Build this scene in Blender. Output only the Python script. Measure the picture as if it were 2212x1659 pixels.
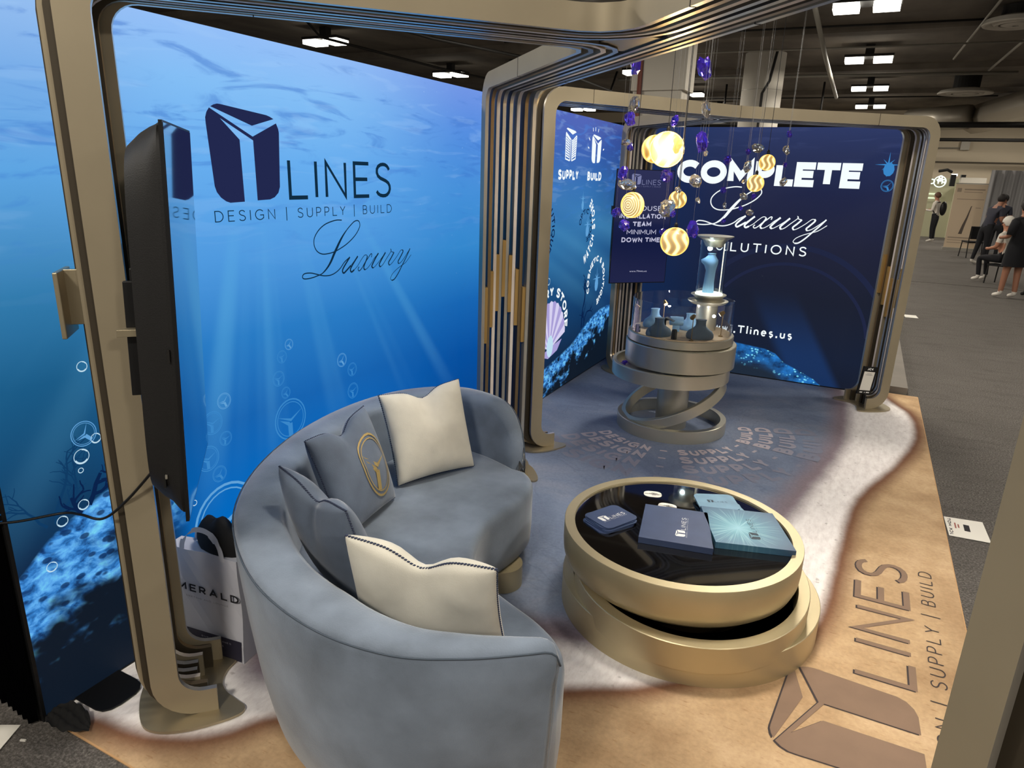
import bpy, bmesh, math, random
from mathutils import Vector, Matrix
random.seed(7)
PI = math.pi
S = bpy.context.scene
COL = bpy.context.scene.collection
for o in list(bpy.data.objects): bpy.data.objects.remove(o, do_unlink=True)

def lin(c):
    r = []
    for v in c[:3]:
        v = v/255.0
        r.append(v/12.92 if v <= 0.04045 else ((v+0.055)/1.055)**2.4)
    return (r[0], r[1], r[2], 1.0)

# ------------------------------------------------------------------ camera
cd = bpy.data.cameras.new('camera'); cam = bpy.data.objects.new('camera', cd); COL.objects.link(cam)
PIT, ROL, YAW = math.radians(16.978), math.radians(1.902), math.radians(-26.2)
fw = Vector((math.sin(YAW)*math.cos(PIT), math.cos(YAW)*math.cos(PIT), -math.sin(PIT)))
rt = fw.cross(Vector((0, 0, 1))).normalized(); up = rt.cross(fw)
r2 = rt*math.cos(ROL)+up*math.sin(ROL); u2 = -rt*math.sin(ROL)+up*math.cos(ROL)
M = Matrix((r2, u2, -fw)).transposed().to_4x4(); M.translation = Vector((0, 0, 1.94))
cam.matrix_world = M
cd.sensor_width = 36; cd.lens = 1489.3/2212*36; cd.clip_start = 0.05; cd.clip_end = 200
S.camera = cam

# ------------------------------------------------------------------ world, exposure, hall lamps
S.view_settings.view_transform = 'Standard'; S.view_settings.look = 'None'
S.view_settings.exposure = 0.0; S.view_settings.gamma = 1.0; S.view_settings.use_curve_mapping = False
w = bpy.data.worlds.new('hall_air'); S.world = w; w.use_nodes = True
w.node_tree.nodes['Background'].inputs[0].default_value = (0.30, 0.28, 0.25, 1)
w.node_tree.nodes['Background'].inputs[1].default_value = 0.9
CEIL = 5.25
def area(loc, size, power, col=(1, .93, .82), sy=None):
    l = bpy.data.lights.new('high_bay_light', 'AREA'); l.energy = power; l.color = col
    l.shape = 'RECTANGLE'; l.size = size; l.size_y = sy or size
    o = bpy.data.objects.new('high_bay_light', l); COL.objects.link(o); o.location = loc
    return o
LAMPS = []
for ix, x in enumerate((-12.7, -6.6, -0.6, 5.4)):
    for k in range(-1, 6):
        y = 2.9+k*5.9 if ix != 1 and ix != 3 else 3.7+k*5.9
        LAMPS.append((x, y))
for x, y in LAMPS:
    if -8 < x < 7:
        area((x, y, 4.80), 0.9, (260 if y < 0 else 165) if y < 10 else 170, sy=.45)
        l = bpy.data.lights.new('ceiling_fill', 'POINT'); l.energy = 16; l.color = (1, .93, .82); l.shadow_soft_size = .25  # extra fill light added below each lamp to brighten the ceiling
        o = bpy.data.objects.new('ceiling_fill', l); COL.objects.link(o); o.location = (x, y, 4.5)

# ------------------------------------------------------------------ material helpers
def newmat(name):
    m = bpy.data.materials.new(name); m.use_nodes = True
    return m, m.node_tree, m.node_tree.nodes['Principled BSDF']
def mat(name, col, rough=.5, metal=0, var=0, scale=8, bump=0, bscale=60, emit=None, estr=1, sheen=0, trans=0, ior=1.45, coat=0, stretch=None, spec=.5):
    m, nt, b = newmat(name)
    c = lin(col)
    b.inputs['Base Color'].default_value = c; b.inputs['Roughness'].default_value = rough
    b.inputs['Metallic'].default_value = metal; b.inputs['IOR'].default_value = ior
    b.inputs['Specular IOR Level'].default_value = spec
    if sheen: b.inputs['Sheen Weight'].default_value = sheen; b.inputs['Sheen Roughness'].default_value = .35
    if trans: b.inputs['Transmission Weight'].default_value = trans
    if coat: b.inputs['Coat Weight'].default_value = coat; b.inputs['Coat Roughness'].default_value = .05
    if emit is not None:
        b.inputs['Emission Color'].default_value = lin(emit); b.inputs['Emission Strength'].default_value = estr
    if var or bump:
        tc = nt.nodes.new('ShaderNodeTexCoord'); mp = nt.nodes.new('ShaderNodeMapping')
        nt.links.new(tc.outputs['Object'], mp.inputs[0])
        if stretch: mp.inputs['Scale'].default_value = stretch
    if var:
        n = nt.nodes.new('ShaderNodeTexNoise'); n.inputs['Scale'].default_value = scale; n.inputs['Detail'].default_value = 6
        nt.links.new(mp.outputs[0], n.inputs['Vector'])
        r = nt.nodes.new('ShaderNodeValToRGB'); r.color_ramp.elements[0].position = .32; r.color_ramp.elements[1].position = .68
        a = [max(0, v*(1-var)) for v in c[:3]]+[1]; d = [min(1, v*(1+var)) for v in c[:3]]+[1]
        r.color_ramp.elements[0].color = a; r.color_ramp.elements[1].color = d
        nt.links.new(n.outputs[0], r.inputs[0]); nt.links.new(r.outputs[0], b.inputs['Base Color'])
    if bump:
        n2 = nt.nodes.new('ShaderNodeTexNoise'); n2.inputs['Scale'].default_value = bscale; n2.inputs['Detail'].default_value = 3
        nt.links.new(mp.outputs[0], n2.inputs['Vector'])
        bp = nt.nodes.new('ShaderNodeBump'); bp.inputs['Strength'].default_value = bump; bp.inputs['Distance'].default_value = .01
        nt.links.new(n2.outputs[0], bp.inputs['Height']); nt.links.new(bp.outputs[0], b.inputs['Normal'])
    return m
def emis(name, col, s=1.0):
    m, nt, b = newmat(name); nt.nodes.remove(b)
    e = nt.nodes.new('ShaderNodeEmission'); e.inputs[0].default_value = lin(col); e.inputs[1].default_value = s
    nt.links.new(e.outputs[0], nt.nodes['Material Output'].inputs[0]); m['lit'] = 1
    return m

# ------------------------------------------------------------------ object helpers
def empty(name, loc=(0, 0, 0), rz=0):
    o = bpy.data.objects.new(name, None); COL.objects.link(o); o.location = loc; o.rotation_euler = (0, 0, rz)
    o.empty_display_size = .1
    return o
def tag(o, label=None, cat=None, group=None, kind=None):
    if label: o['label'] = label
    if cat: o['category'] = cat
    if group: o['group'] = group
    if kind: o['kind'] = kind
    return o
def mobj(name, V, F, m=None, parent=None, smooth=False, mats=None, mi=None):
    me = bpy.data.meshes.new(name); me.from_pydata([tuple(v) for v in V], [], F); me.update()
    o = bpy.data.objects.new(name, me); COL.objects.link(o)
    for mm in (mats or ([m] if m else [])): me.materials.append(mm)
    if mi: me.polygons.foreach_set('material_index', mi)
    if smooth: me.polygons.foreach_set('use_smooth', [True]*len(me.polygons))
    if parent: o.parent = parent
    return o
def bobj(name, bm, m=None, parent=None, smooth=False, auto=None):
    me = bpy.data.meshes.new(name); bm.to_mesh(me); bm.free()
    o = bpy.data.objects.new(name, me); COL.objects.link(o)
    if m: me.materials.append(m)
    if smooth or auto:
        me.polygons.foreach_set('use_smooth', [True]*len(me.polygons))
        if auto: me.set_sharp_from_angle(angle=math.radians(auto))
    if parent: o.parent = parent
    return o
class G:
    """collects simple solids into one mesh"""
    def __init__(s): s.V = []; s.F = []
    def box(s, c, d, rz=0, rot=None):
        n = len(s.V); R = rot or Matrix.Rotation(rz, 3, 'Z')
        for x in (-.5, .5):
            for y in (-.5, .5):
                for z in (-.5, .5): s.V.append(Vector(c)+R @ Vector((x*d[0], y*d[1], z*d[2])))
        s.F += [tuple(n+i for i in f) for f in ((0, 1, 3, 2), (4, 6, 7, 5), (0, 4, 5, 1), (2, 3, 7, 6), (0, 2, 6, 4), (1, 5, 7, 3))]
        return s
    def tube(s, pts, r, n=8, cap=True):
        pts = [Vector(p) for p in pts]; base = len(s.V); N = len(pts)
        rr = r if isinstance(r, (list, tuple)) else [r]*N
        prev = None
        for i, p in enumerate(pts):
            d = (pts[min(i+1, N-1)]-pts[max(i-1, 0)]).normalized()
            if prev is None: a = d.orthogonal().normalized()
            else:
                a = prev-d*prev.dot(d); a = a.normalized() if a.length > 1e-6 else d.orthogonal().normalized()
            prev = a; b = d.cross(a)
            for k in range(n):
                t = 2*PI*k/n; s.V.append(p+(a*math.cos(t)+b*math.sin(t))*rr[i])
        for i in range(N-1):
            for k in range(n):
                s.F.append((base+i*n+k, base+i*n+(k+1) % n, base+(i+1)*n+(k+1) % n, base+(i+1)*n+k))
        if cap:
            s.F.append(tuple(base+k for k in reversed(range(n)))); s.F.append(tuple(base+(N-1)*n+k for k in range(n)))
        return s
    def lathe(s, prof, c=(0, 0, 0), n=48, rot=None, closed=False, sx=1, sy=1):
        base = len(s.V); N = len(prof); R = rot or Matrix.Identity(3)
        for r, z in prof:
            for k in range(n):
                t = 2*PI*k/n; s.V.append(Vector(c)+R @ Vector((r*math.cos(t)*sx, r*math.sin(t)*sy, z)))
        m = N if closed else N-1
        for i in range(m):
            j = (i+1) % N
            for k in range(n):
                s.F.append((base+i*n+k, base+i*n+(k+1) % n, base+j*n+(k+1) % n, base+j*n+k))
        if not closed:
            if prof[0][0] > 1e-5: s.F.append(tuple(base+k for k in reversed(range(n))))
            if prof[-1][0] > 1e-5: s.F.append(tuple(base+(N-1)*n+k for k in range(n)))
        return s
    def prism(s, poly, z0, z1, f=None):
        f = f or (lambda x, y, z: Vector((x, y, z)))
        b = len(s.V); n = len(poly)
        for z in (z0, z1):
            for x, y in poly: s.V.append(f(x, y, z))
        s.F.append(tuple(b+i for i in reversed(range(n)))); s.F.append(tuple(b+n+i for i in range(n)))
        for i in range(n): s.F.append((b+i, b+(i+1) % n, b+n+(i+1) % n, b+n+i))
        return s
    def out(s, name, m, parent=None, smooth=False, auto=None, bevel=0):
        o = mobj(name, s.V, s.F, m, parent)
        bm = bmesh.new(); bm.from_mesh(o.data); bmesh.ops.recalc_face_normals(bm, faces=bm.faces)
        if bevel: bmesh.ops.bevel(bm, geom=[e for e in bm.edges if e.calc_face_angle(0) > .6], offset=bevel, segments=2, affect='EDGES', profile=.5)
        bm.to_mesh(o.data); bm.free()
        if smooth or auto:
            o.data.polygons.foreach_set('use_smooth', [True]*len(o.data.polygons))
            if auto: o.data.set_sharp_from_angle(angle=math.radians(auto))
        return o
def V3(*a): return Vector(a)
def catmull(P, n=8, closed=False):
    P = [Vector(p) for p in P]; N = len(P); out = []
    rng = range(N if closed else N-1)
    for i in rng:
        if closed: a, b, c, d = P[i-1], P[i], P[(i+1) % N], P[(i+2) % N]
        else: a, b, c, d = P[max(i-1, 0)], P[i], P[i+1], P[min(i+2, N-1)]
        for k in range(n):
            t = k/n
            out.append(.5*((2*b)+(c-a)*t+(2*a-5*b+4*c-d)*t*t+(3*b-a-3*c+d)*t**3))
    if not closed: out.append(P[-1])
    return out

# ------------------------------------------------------------------ lettering: single-stroke alphabet turned into ribbons
def arc(cx, cy, rx, ry, a0, a1, n=14):
    return [(cx+rx*math.cos(math.radians(a0+(a1-a0)*i/n)), cy+ry*math.sin(math.radians(a0+(a1-a0)*i/n))) for i in range(n+1)]
GL = {
 'A': (.72, [[(0, 0), (.36, 1), (.72, 0)], [(.13, .33), (.59, .33)]]),
 'B': (.58, [[(0, .5), (0, 0), (.3, 0)]+arc(.32, .26, .25, .26, -90, 90)+[(0, .52)], [(0, .5), (0, 1), (.28, 1)]+arc(.28, .76, .24, .24, 90, -90)]),
 'C': (.78, [arc(.46, .5, .45, .5, 42, 318, 20)]),
 'D': (.72, [[(0, 0), (0, 1), (.25, 1)]+arc(.27, .5, .45, .5, 90, -90, 18)+[(0, 0)]]),
 'E': (.52, [[(.52, 1), (0, 1), (0, 0), (.52, 0)], [(0, .52), (.46, .52)]]),
 'G': (.86, [arc(.46, .5, .45, .5, 42, 325, 20)+[(.84, .2), (.84, .47), (.52, .47)]]),
 'H': (.68, [[(0, 0), (0, 1)], [(.68, 0), (.68, 1)], [(0, .5), (.68, .5)]]),
 'I': (0.0, [[(0, 0), (0, 1)]]),
 'J': (.4, [[(.4, 1), (.4, .25)]+arc(.16, .25, .24, .25, 0, -130)]),
 'K': (.6, [[(0, 0), (0, 1)], [(.58, 1), (0, .4)], [(.2, .58), (.6, 0)]]),
 'L': (.5, [[(0, 1), (0, 0), (.5, 0)]]),
 'M': (.86, [[(0, 0), (0, 1), (.43, .3), (.86, 1), (.86, 0)]]),
 'N': (.68, [[(0, 0), (0, 1), (.68, 0), (.68, 1)]]),
 'O': (.92, [arc(.46, .5, .46, .5, 90, 450, 28)]),
 'P': (.55, [[(0, 0), (0, 1), (.27, 1)]+arc(.27, .72, .28, .28, 90, -90)+[(0, .44)]]),
 'Q': (.92, [arc(.46, .5, .46, .5, 90, 450, 28), [(.55, .25), (.9, -.05)]]),
 'R': (.58, [[(0, 0), (0, 1), (.27, 1)]+arc(.27, .72, .28, .28, 90, -90)+[(0, .44)], [(.25, .44), (.58, 0)]]),
 'S': (.6, [[(.555,.83),(.525,.89),(.47,.95),(.39,.99),(.3,1),(.2,.985),(.1,.93),(.045,.84),(.04,.73),(.09,.63),(.19,.56),(.3,.52),(.42,.475),(.52,.41),(.575,.32),(.585,.22),(.55,.12),(.47,.04),(.38,.005),(.28,0),(.17,.02),(.08,.07),(.02,.15)]]),
 'T': (.66, [[(0, 1), (.66, 1)], [(.33, 1), (.33, 0)]]),
 'U': (.66, [[(0, 1), (0, .33)]+arc(.33, .33, .33, .33, 180, 360)+[(.66, 1)]]),
 'V': (.7, [[(0, 1), (.35, 0), (.7, 1)]]),
 'W': (1.05, [[(0, 1), (.27, 0), (.525, .8), (.78, 0), (1.05, 1)]]),
 'X': (.66, [[(0, 1), (.66, 0)], [(0, 0), (.66, 1)]]),
 'Y': (.66, [[(0, 1), (.33, .48), (.66, 1)], [(.33, .48), (.33, 0)]]),
 'Z': (.6, [[(0, 1), (.6, 1), (0, 0), (.6, 0)]]),
 '|': (0.0, [[(0, -.2), (0, 1.12)]]), '/': (.4, [[(0, 0), (.4, 1)]]),
 '-': (.25, [[(0, .45), (.25, .45)]]), '.': (0.04, [[(0, 0), (.04, 0), (.04, .06), (0, .06)]]), '&': (.7, [[(.7, .0), (.15, .75)]+arc(.3, .8, .17, .2, 200, -40)+[(.1, .4)]+arc(.28, .24, .24, .24, 150, 340)+[(.66, .45)]]),
 'w': (.8, [[(0, .68), (.2, 0), (.4, .6), (.6, 0), (.8, .68)]]), 'l': (0.0, [[(0, 0), (0, 1.02)]]),
 'i': (0.0, [[(0, 0), (0, .68)], [(0, .88), (0, .98)]]),
 'n': (.45, [[(0, 0), (0, .68)], [(0, .4)]+arc(.225, .44, .225, .24, 160, 0)+[(.45, 0)]]),
 'e': (.5, [[(.02, .36), (.5, .36)]+arc(.26, .34, .25, .34, 5, 315, 18)]),
 's': (.42, [arc(.2, .5, .17, .17, 40, 250, 8)+arc(.21, .17, .19, .18, 70, -142, 8)]),
 'u': (.45, [[(0, .68), (0, .24)]+arc(.225, .24, .225, .24, 180, 360)+[(.45, .68)], [(.45, 0), (.45, .3)]]),
 '8': (.56, [arc(.28, .74, .23, .25, 0, 360), arc(.28, .25, .28, .25, 0, 360)]),
}
def ribbon(pts, wd, sub=None, ends=0):
    """quads (lists of 2-D points) along a polyline; wd number or list"""
    P = [Vector(p) for p in pts]; Q = [P[0]]
    for p in P[1:]:
        if (p-Q[-1]).length > 1e-6: Q.append(p)
    P = Q
    if len(P) < 2: return []
    if sub:
        R = [P[0]]
        for a, b in zip(P, P[1:]):
            n = max(1, int((b-a).length/sub))
            for i in range(1, n+1): R.append(a.lerp(b, i/n))
        P = R
    closed = (P[0]-P[-1]).length < 1e-5 and len(P) > 3
    N = len(P); L = []; Rr = []
    for i in range(N):
        wv = wd[min(i, len(wd)-1)] if isinstance(wd, (list, tuple)) else wd
        if closed and i in (0, N-1): a = (P[0]-P[-2]).normalized(); b = (P[1]-P[0]).normalized()
        else:
            a = (P[i]-P[i-1]).normalized() if i else (P[1]-P[0]).normalized()
            b = (P[i+1]-P[i]).normalized() if i < N-1 else a
        na = Vector((-a.y, a.x)); nb = Vector((-b.y, b.x)); m = na+nb
        if m.length < 1e-4: m = na
        m.normalize(); k = min(2.2, 1/max(.3, m.dot(na)))
        L.append(P[i]+m*k*wv/2); Rr.append(P[i]-m*k*wv/2)
    return [[L[i], Rr[i], Rr[i+1], L[i+1]] for i in range(N-1)]
def text2d(s, h=1.0, wd=.1, track=.28, cond=1.0, sub=None, slant=0, align='l'):
    """returns (quads, width); wd is the stroke in cap heights"""
    x = 0; Q = []; c0_ = cond
    hw = wd/2
    for ch in s:
        if ch == ' ': x += .38*cond+track; continue
        adv, st = GL[ch]; cond = c0_*(1.3 if ch == 'S' and wd > .18 else 1)
        for pl in st:
            pp = []
            for a, b in pl:
                yy = hw+b*(1-wd) if 0 <= b <= 1 else b
                pp.append(((x+hw+a*cond+slant*yy)*h, yy*h))
            if ch not in 'DO' and abs(pp[0][1]-pp[1][1]) < 1e-6: pp[0] = (pp[0][0]+math.copysign(hw*h, pp[0][0]-pp[1][0]), pp[0][1])
            if ch not in 'DO' and abs(pp[-1][1]-pp[-2][1]) < 1e-6: pp[-1] = (pp[-1][0]+math.copysign(hw*h, pp[-1][0]-pp[-2][0]), pp[-1][1])
            Q += ribbon(pp, wd*h, sub)
        x += adv*cond+wd+track
    W = (x-track)*h
    off = -W/2 if align == 'c' else (-W if align == 'r' else 0)
    return [[(p[0]+off, p[1]) for p in q] for q in Q], W
MARK_A = [(.076, .966), (.116, .987), (.163, 1), (.2, 1), (.836, .942), (.889, .929), (.942, .908), (.615, .815)]
MARK_B = [(.058, .953), (.021, .908), (0, .855), (0, .797), (.042, .174), (.063, .113), (.113, .055), (.177, .016), (.232, 0), (.433, .008), (.427, .66), (.187, .86), (.617, .662), (.62, .018), (.81, .026), (.884, .05), (.947, .1), (.976, .166), (1.013, .763), (1.005, .807), (.976, .865), (.615, .702)]
def tri2d(poly):
    from mathutils.geometry import tessellate_polygon
    T = tessellate_polygon([[Vector((p[0], p[1], 0)) for p in poly]])
    return [[poly[i] for i in t] for t in T]
def logo2d(u=1.0, words=True, sub=True, thin=.075):
    Q = [[(p[0]*u, p[1]*u) for p in t] for t in tri2d(MARK_A)+tri2d(MARK_B)]
    if words:
        h = .475
        q, W = text2d('LINES', 1, thin*1.35, .27, 1.08); k = 2.04*u/W
        Q += [[(1.113*u+p[0]*k, .016*u+p[1]*h*u) for p in f] for f in q]
    if sub:
        q, W = text2d('DESIGN | SUPPLY | BUILD', 1, .085, .42, 1.0); k = 3.15*u/W
        Q += [[(.005*u+p[0]*k, -.2*u+p[1]*.12*u) for p in f] for f in q]
    return Q
def flat(name, Q, f, m, parent=None):
    V = []; F = []; ref = None
    for i, q in enumerate(Q):
        b = len(V); P = [Vector(f(p[0], p[1])) for p in q]
        if m.get('lit') is None and len(P) > 2:
            # neighbouring strokes overlap: lift each by a hair so they never coincide
            nn = (P[1]-P[0]).cross(P[2]-P[0])
            if nn.length > 1e-12:
                nn.normalize()
                if ref is None: ref = nn if nn.z >= 0 or abs(nn.z) < .3 else -nn
                if nn.dot(ref) < 0: nn = -nn
                P = [p+nn*(1.5e-5*(i % 23)) for p in P]
        V += P; F.append(tuple(range(b, b+len(q))))
    return mobj(name, V, F, m, parent)
# script word, rectified metres on the wall (y, z)
LUX = [([(2.793,1.688),(2.756,1.69),(2.716,1.685),(2.671,1.674),(2.632,1.655),(2.603,1.631),(2.587,1.607),(2.585,1.582),(2.594,1.56),(2.612,1.543),(2.642,1.532),(2.681,1.531),(2.726,1.536),(2.767,1.547),(2.815,1.564),(2.858,1.585),(2.895,1.609),(2.92,1.633),(2.933,1.654),(2.929,1.674),(2.914,1.681),(2.889,1.677),(2.858,1.659),(2.827,1.637),(2.796,1.61),(2.77,1.582),(2.745,1.551),(2.725,1.526),(2.699,1.49),(2.669,1.461),(2.632,1.438),(2.6,1.431),(2.558,1.425),(2.513,1.425),(2.496,1.432),(2.498,1.444),(2.515,1.451),(2.552,1.449),(2.585,1.441),(2.623,1.43),(2.658,1.424),(2.698,1.424),(2.736,1.434),(2.77,1.452),(2.801,1.478),(2.845,1.5)], .0055, (23, 30)),
 ([(2.845,1.5),(2.822,1.479),(2.791,1.449),(2.783,1.433),(2.793,1.423),(2.815,1.434),(2.851,1.456)], .009, None),
 ([(2.851,1.456),(2.909,1.499)], .003, None),
 ([(2.909,1.499),(2.874,1.468),(2.846,1.437),(2.854,1.422),(2.876,1.431)], .009, None),
 ([(2.876,1.431),(2.904,1.448),(2.932,1.474),(2.96,1.496),(2.976,1.5),(2.988,1.494)], .0035, None),
 ([(2.988,1.494),(2.982,1.478),(2.958,1.443),(2.957,1.427),(2.968,1.422)], .008, None),
 ([(2.968,1.422),(2.989,1.43),(3.023,1.454),(3.043,1.473),(3.085,1.5)], .0035, None),
 ([(2.917,1.443),(2.907,1.432),(2.916,1.421),(2.939,1.433),(2.963,1.457),(2.992,1.48),(3.016,1.5),(3.027,1.499),(3.022,1.483)], .005, None),
 ([(3.085,1.5),(3.062,1.48),(3.03,1.445),(3.024,1.432),(3.036,1.424)], .009, None), ([(3.036,1.424),(3.055,1.433),(3.095,1.459),(3.148,1.499)], .0035, None),
 ([(3.148,1.499),(3.12,1.472),(3.09,1.439),(3.099,1.423)], .009, None), ([(3.099,1.423),(3.124,1.436),(3.155,1.463),(3.199,1.501),(3.197,1.513),(3.204,1.498),(3.227,1.493)], .004, None),
 ([(3.227,1.493),(3.2,1.465),(3.174,1.44),(3.183,1.424)], .008, None), ([(3.183,1.424),(3.209,1.436),(3.252,1.466),(3.289,1.497),(3.308,1.5)], .0035, None),
 ([(3.308,1.5),(3.313,1.489),(3.283,1.457),(3.264,1.437),(3.271,1.424)], .008, None), ([(3.271,1.424),(3.298,1.434),(3.337,1.462),(3.384,1.502)], .004, None),
 ([(3.384,1.502),(3.347,1.458),(3.303,1.412),(3.265,1.372),(3.227,1.342),(3.201,1.337)], .007, None), ([(3.201,1.337),(3.19,1.349),(3.207,1.372),(3.25,1.395),(3.298,1.412),(3.341,1.427),(3.394,1.465)], .0035, None)]
def lux2d(fat=1.0):
    Q = []
    for pts, wd, heavy in LUX:
        c = catmull([Vector((p[0], p[1])).to_3d() for p in pts], 5)
        n = len(c); W = []
        for i in range(n):
            v = wd
            if heavy:
                a, b = heavy[0]*5, heavy[1]*5
                v = wd+.0095*max(0, math.sin(PI*(i-a)/(b-a))) if a < i < b else wd
            W.append(v*fat)
        Q += ribbon([(p.x, p.y) for p in c], W)
    return Q
def ring2d(cx, cy, r, wd, a0=0, a1=360, n=28, ex=1.0):
    return ribbon(arc(cx, cy, r*ex, r, a0, a1, n), wd)
def emblem2d(cx, cy, r, rot=0):
    Q = ring2d(0, 0, 1, .07)+ring2d(0, 0, .86, .04)
    Q += [[(-.82, .28), (.02, .02), (.02, -.12)], [(.8, .36), (.02, .02), (.02, -.12)]]
    Q += [[(-.7, .1), (-.1, -.12), (.0, -.3), (-.12, -.35)], [(-.2, -.2), (.1, -.2), (.1, -.82), (-.18, -.84)]]
    c, s = math.cos(rot), math.sin(rot)
    return [[(cx+r*(p[0]*c-p[1]*s), cy+r*(p[0]*s+p[1]*c)) for p in q] for q in Q]
def branch2d(x, y, ang, ln, wd, depth, rnd):
    Q = []; pts = [(x, y)]; a = ang
    for i in range(3):
        a += rnd.uniform(-.35, .35); x += math.cos(a)*ln/3; y += math.sin(a)*ln/3; pts.append((x, y))
    Q += ribbon(pts, [wd, wd*.9, wd*.8, wd*.65])
    if depth:
        for k in range(rnd.choice((2, 2, 3))):
            j = rnd.choice((1, 2, 3)); Q += branch2d(pts[j][0], pts[j][1], a+rnd.uniform(-.9, .9), ln*.72, wd*.68, depth-1, rnd)
    return Q

# ------------------------------------------------------------------ materials
M_GOLD = mat('satin_champagne_metal', (172, 160, 134), .42, .78, var=.05, scale=3)
M_GOLDF = mat('champagne_painted_face', (160, 148, 124), .48, .4, var=.04, scale=4)
M_EDGE = mat('polished_rib_edge', (206, 200, 188), .3, .85)
M_GOLDT = mat('brushed_gold_table', (190, 176, 142), .4, .68, var=.04, scale=5)
M_STAND = mat('brushed_nickel_gold', (198, 193, 176), .34, .8, var=.04, scale=4)
M_FACE2 = mat('shaded_bronze_face', (72, 64, 52), .5, .5)  # shade between the ribs put into the colour of alternate inner faces
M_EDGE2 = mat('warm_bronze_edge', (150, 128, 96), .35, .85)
M_EDGE3 = mat('pale_matt_edge', (214, 202, 190), .6, .2)
M_SPACER = mat('gold_insert', (176, 142, 84), .45, .6)
M_SEAM = mat('dark_joint', (48, 42, 34), .8)
M_BLACK = mat('black_plastic', (16, 16, 17), .45, spec=.4)
M_TVBACK = mat('tv_back_plastic', (15, 14, 14), .55, bump=.1, bscale=300)
M_SCREEN = mat('dark_glass_screen', (6, 7, 10), .03, spec=.9, coat=1)
M_GLASSTOP = mat('smoked_glass_top', (8, 7, 7), .03, spec=.8, coat=1)
M_BLUE = mat('steel_blue_velvet', (112, 123, 138), .85, var=.3, scale=4, bump=.12, bscale=220, sheen=.55)
M_BLUE2 = mat('slate_blue_cushion_velvet', (92, 103, 120), .85, var=.12, scale=9, bump=.1, bscale=260, sheen=.5)
M_CREAM = mat('cream_velvet', (194, 190, 178), .85, var=.08, scale=9, bump=.1, bscale=260, sheen=.3)
M_CORD = mat('navy_twist_cord', (44, 52, 74), .8)
M_SEAMB = mat('dark_seam_piping', (66, 76, 88), .8)
M_EMB = mat('gold_embroidery', (168, 146, 92), .5, .3)
M_CLEAR = mat('clear_glass', (250, 252, 255), .0, trans=1, ior=1.45)
M_CONC = mat('hall_ceiling_concrete', (104, 96, 86), .95, var=.3, scale=1.1, bump=.3, bscale=3, stretch=(1, .5, 1))
M_PAINT = mat('hall_wall_paint', (206, 192, 168), .9, var=.03, scale=.5)
M_COLUMN = mat('column_paint', (190, 184, 172), .85, var=.03, scale=1)
M_DUCT = mat('spiral_duct_metal', (168, 160, 146), .4, .4)
M_PIPE = mat('grey_conduit', (150, 146, 136), .5, .4)
M_DARKMET = mat('dark_steel', (30, 28, 26), .6, .3)
M_WHITE = mat('white_card', (222, 218, 208), .7)
M_INK = mat('black_ink', (26, 24, 28), .6)
M_WINK = mat('white_ink', (225, 225, 222), .6)

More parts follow.
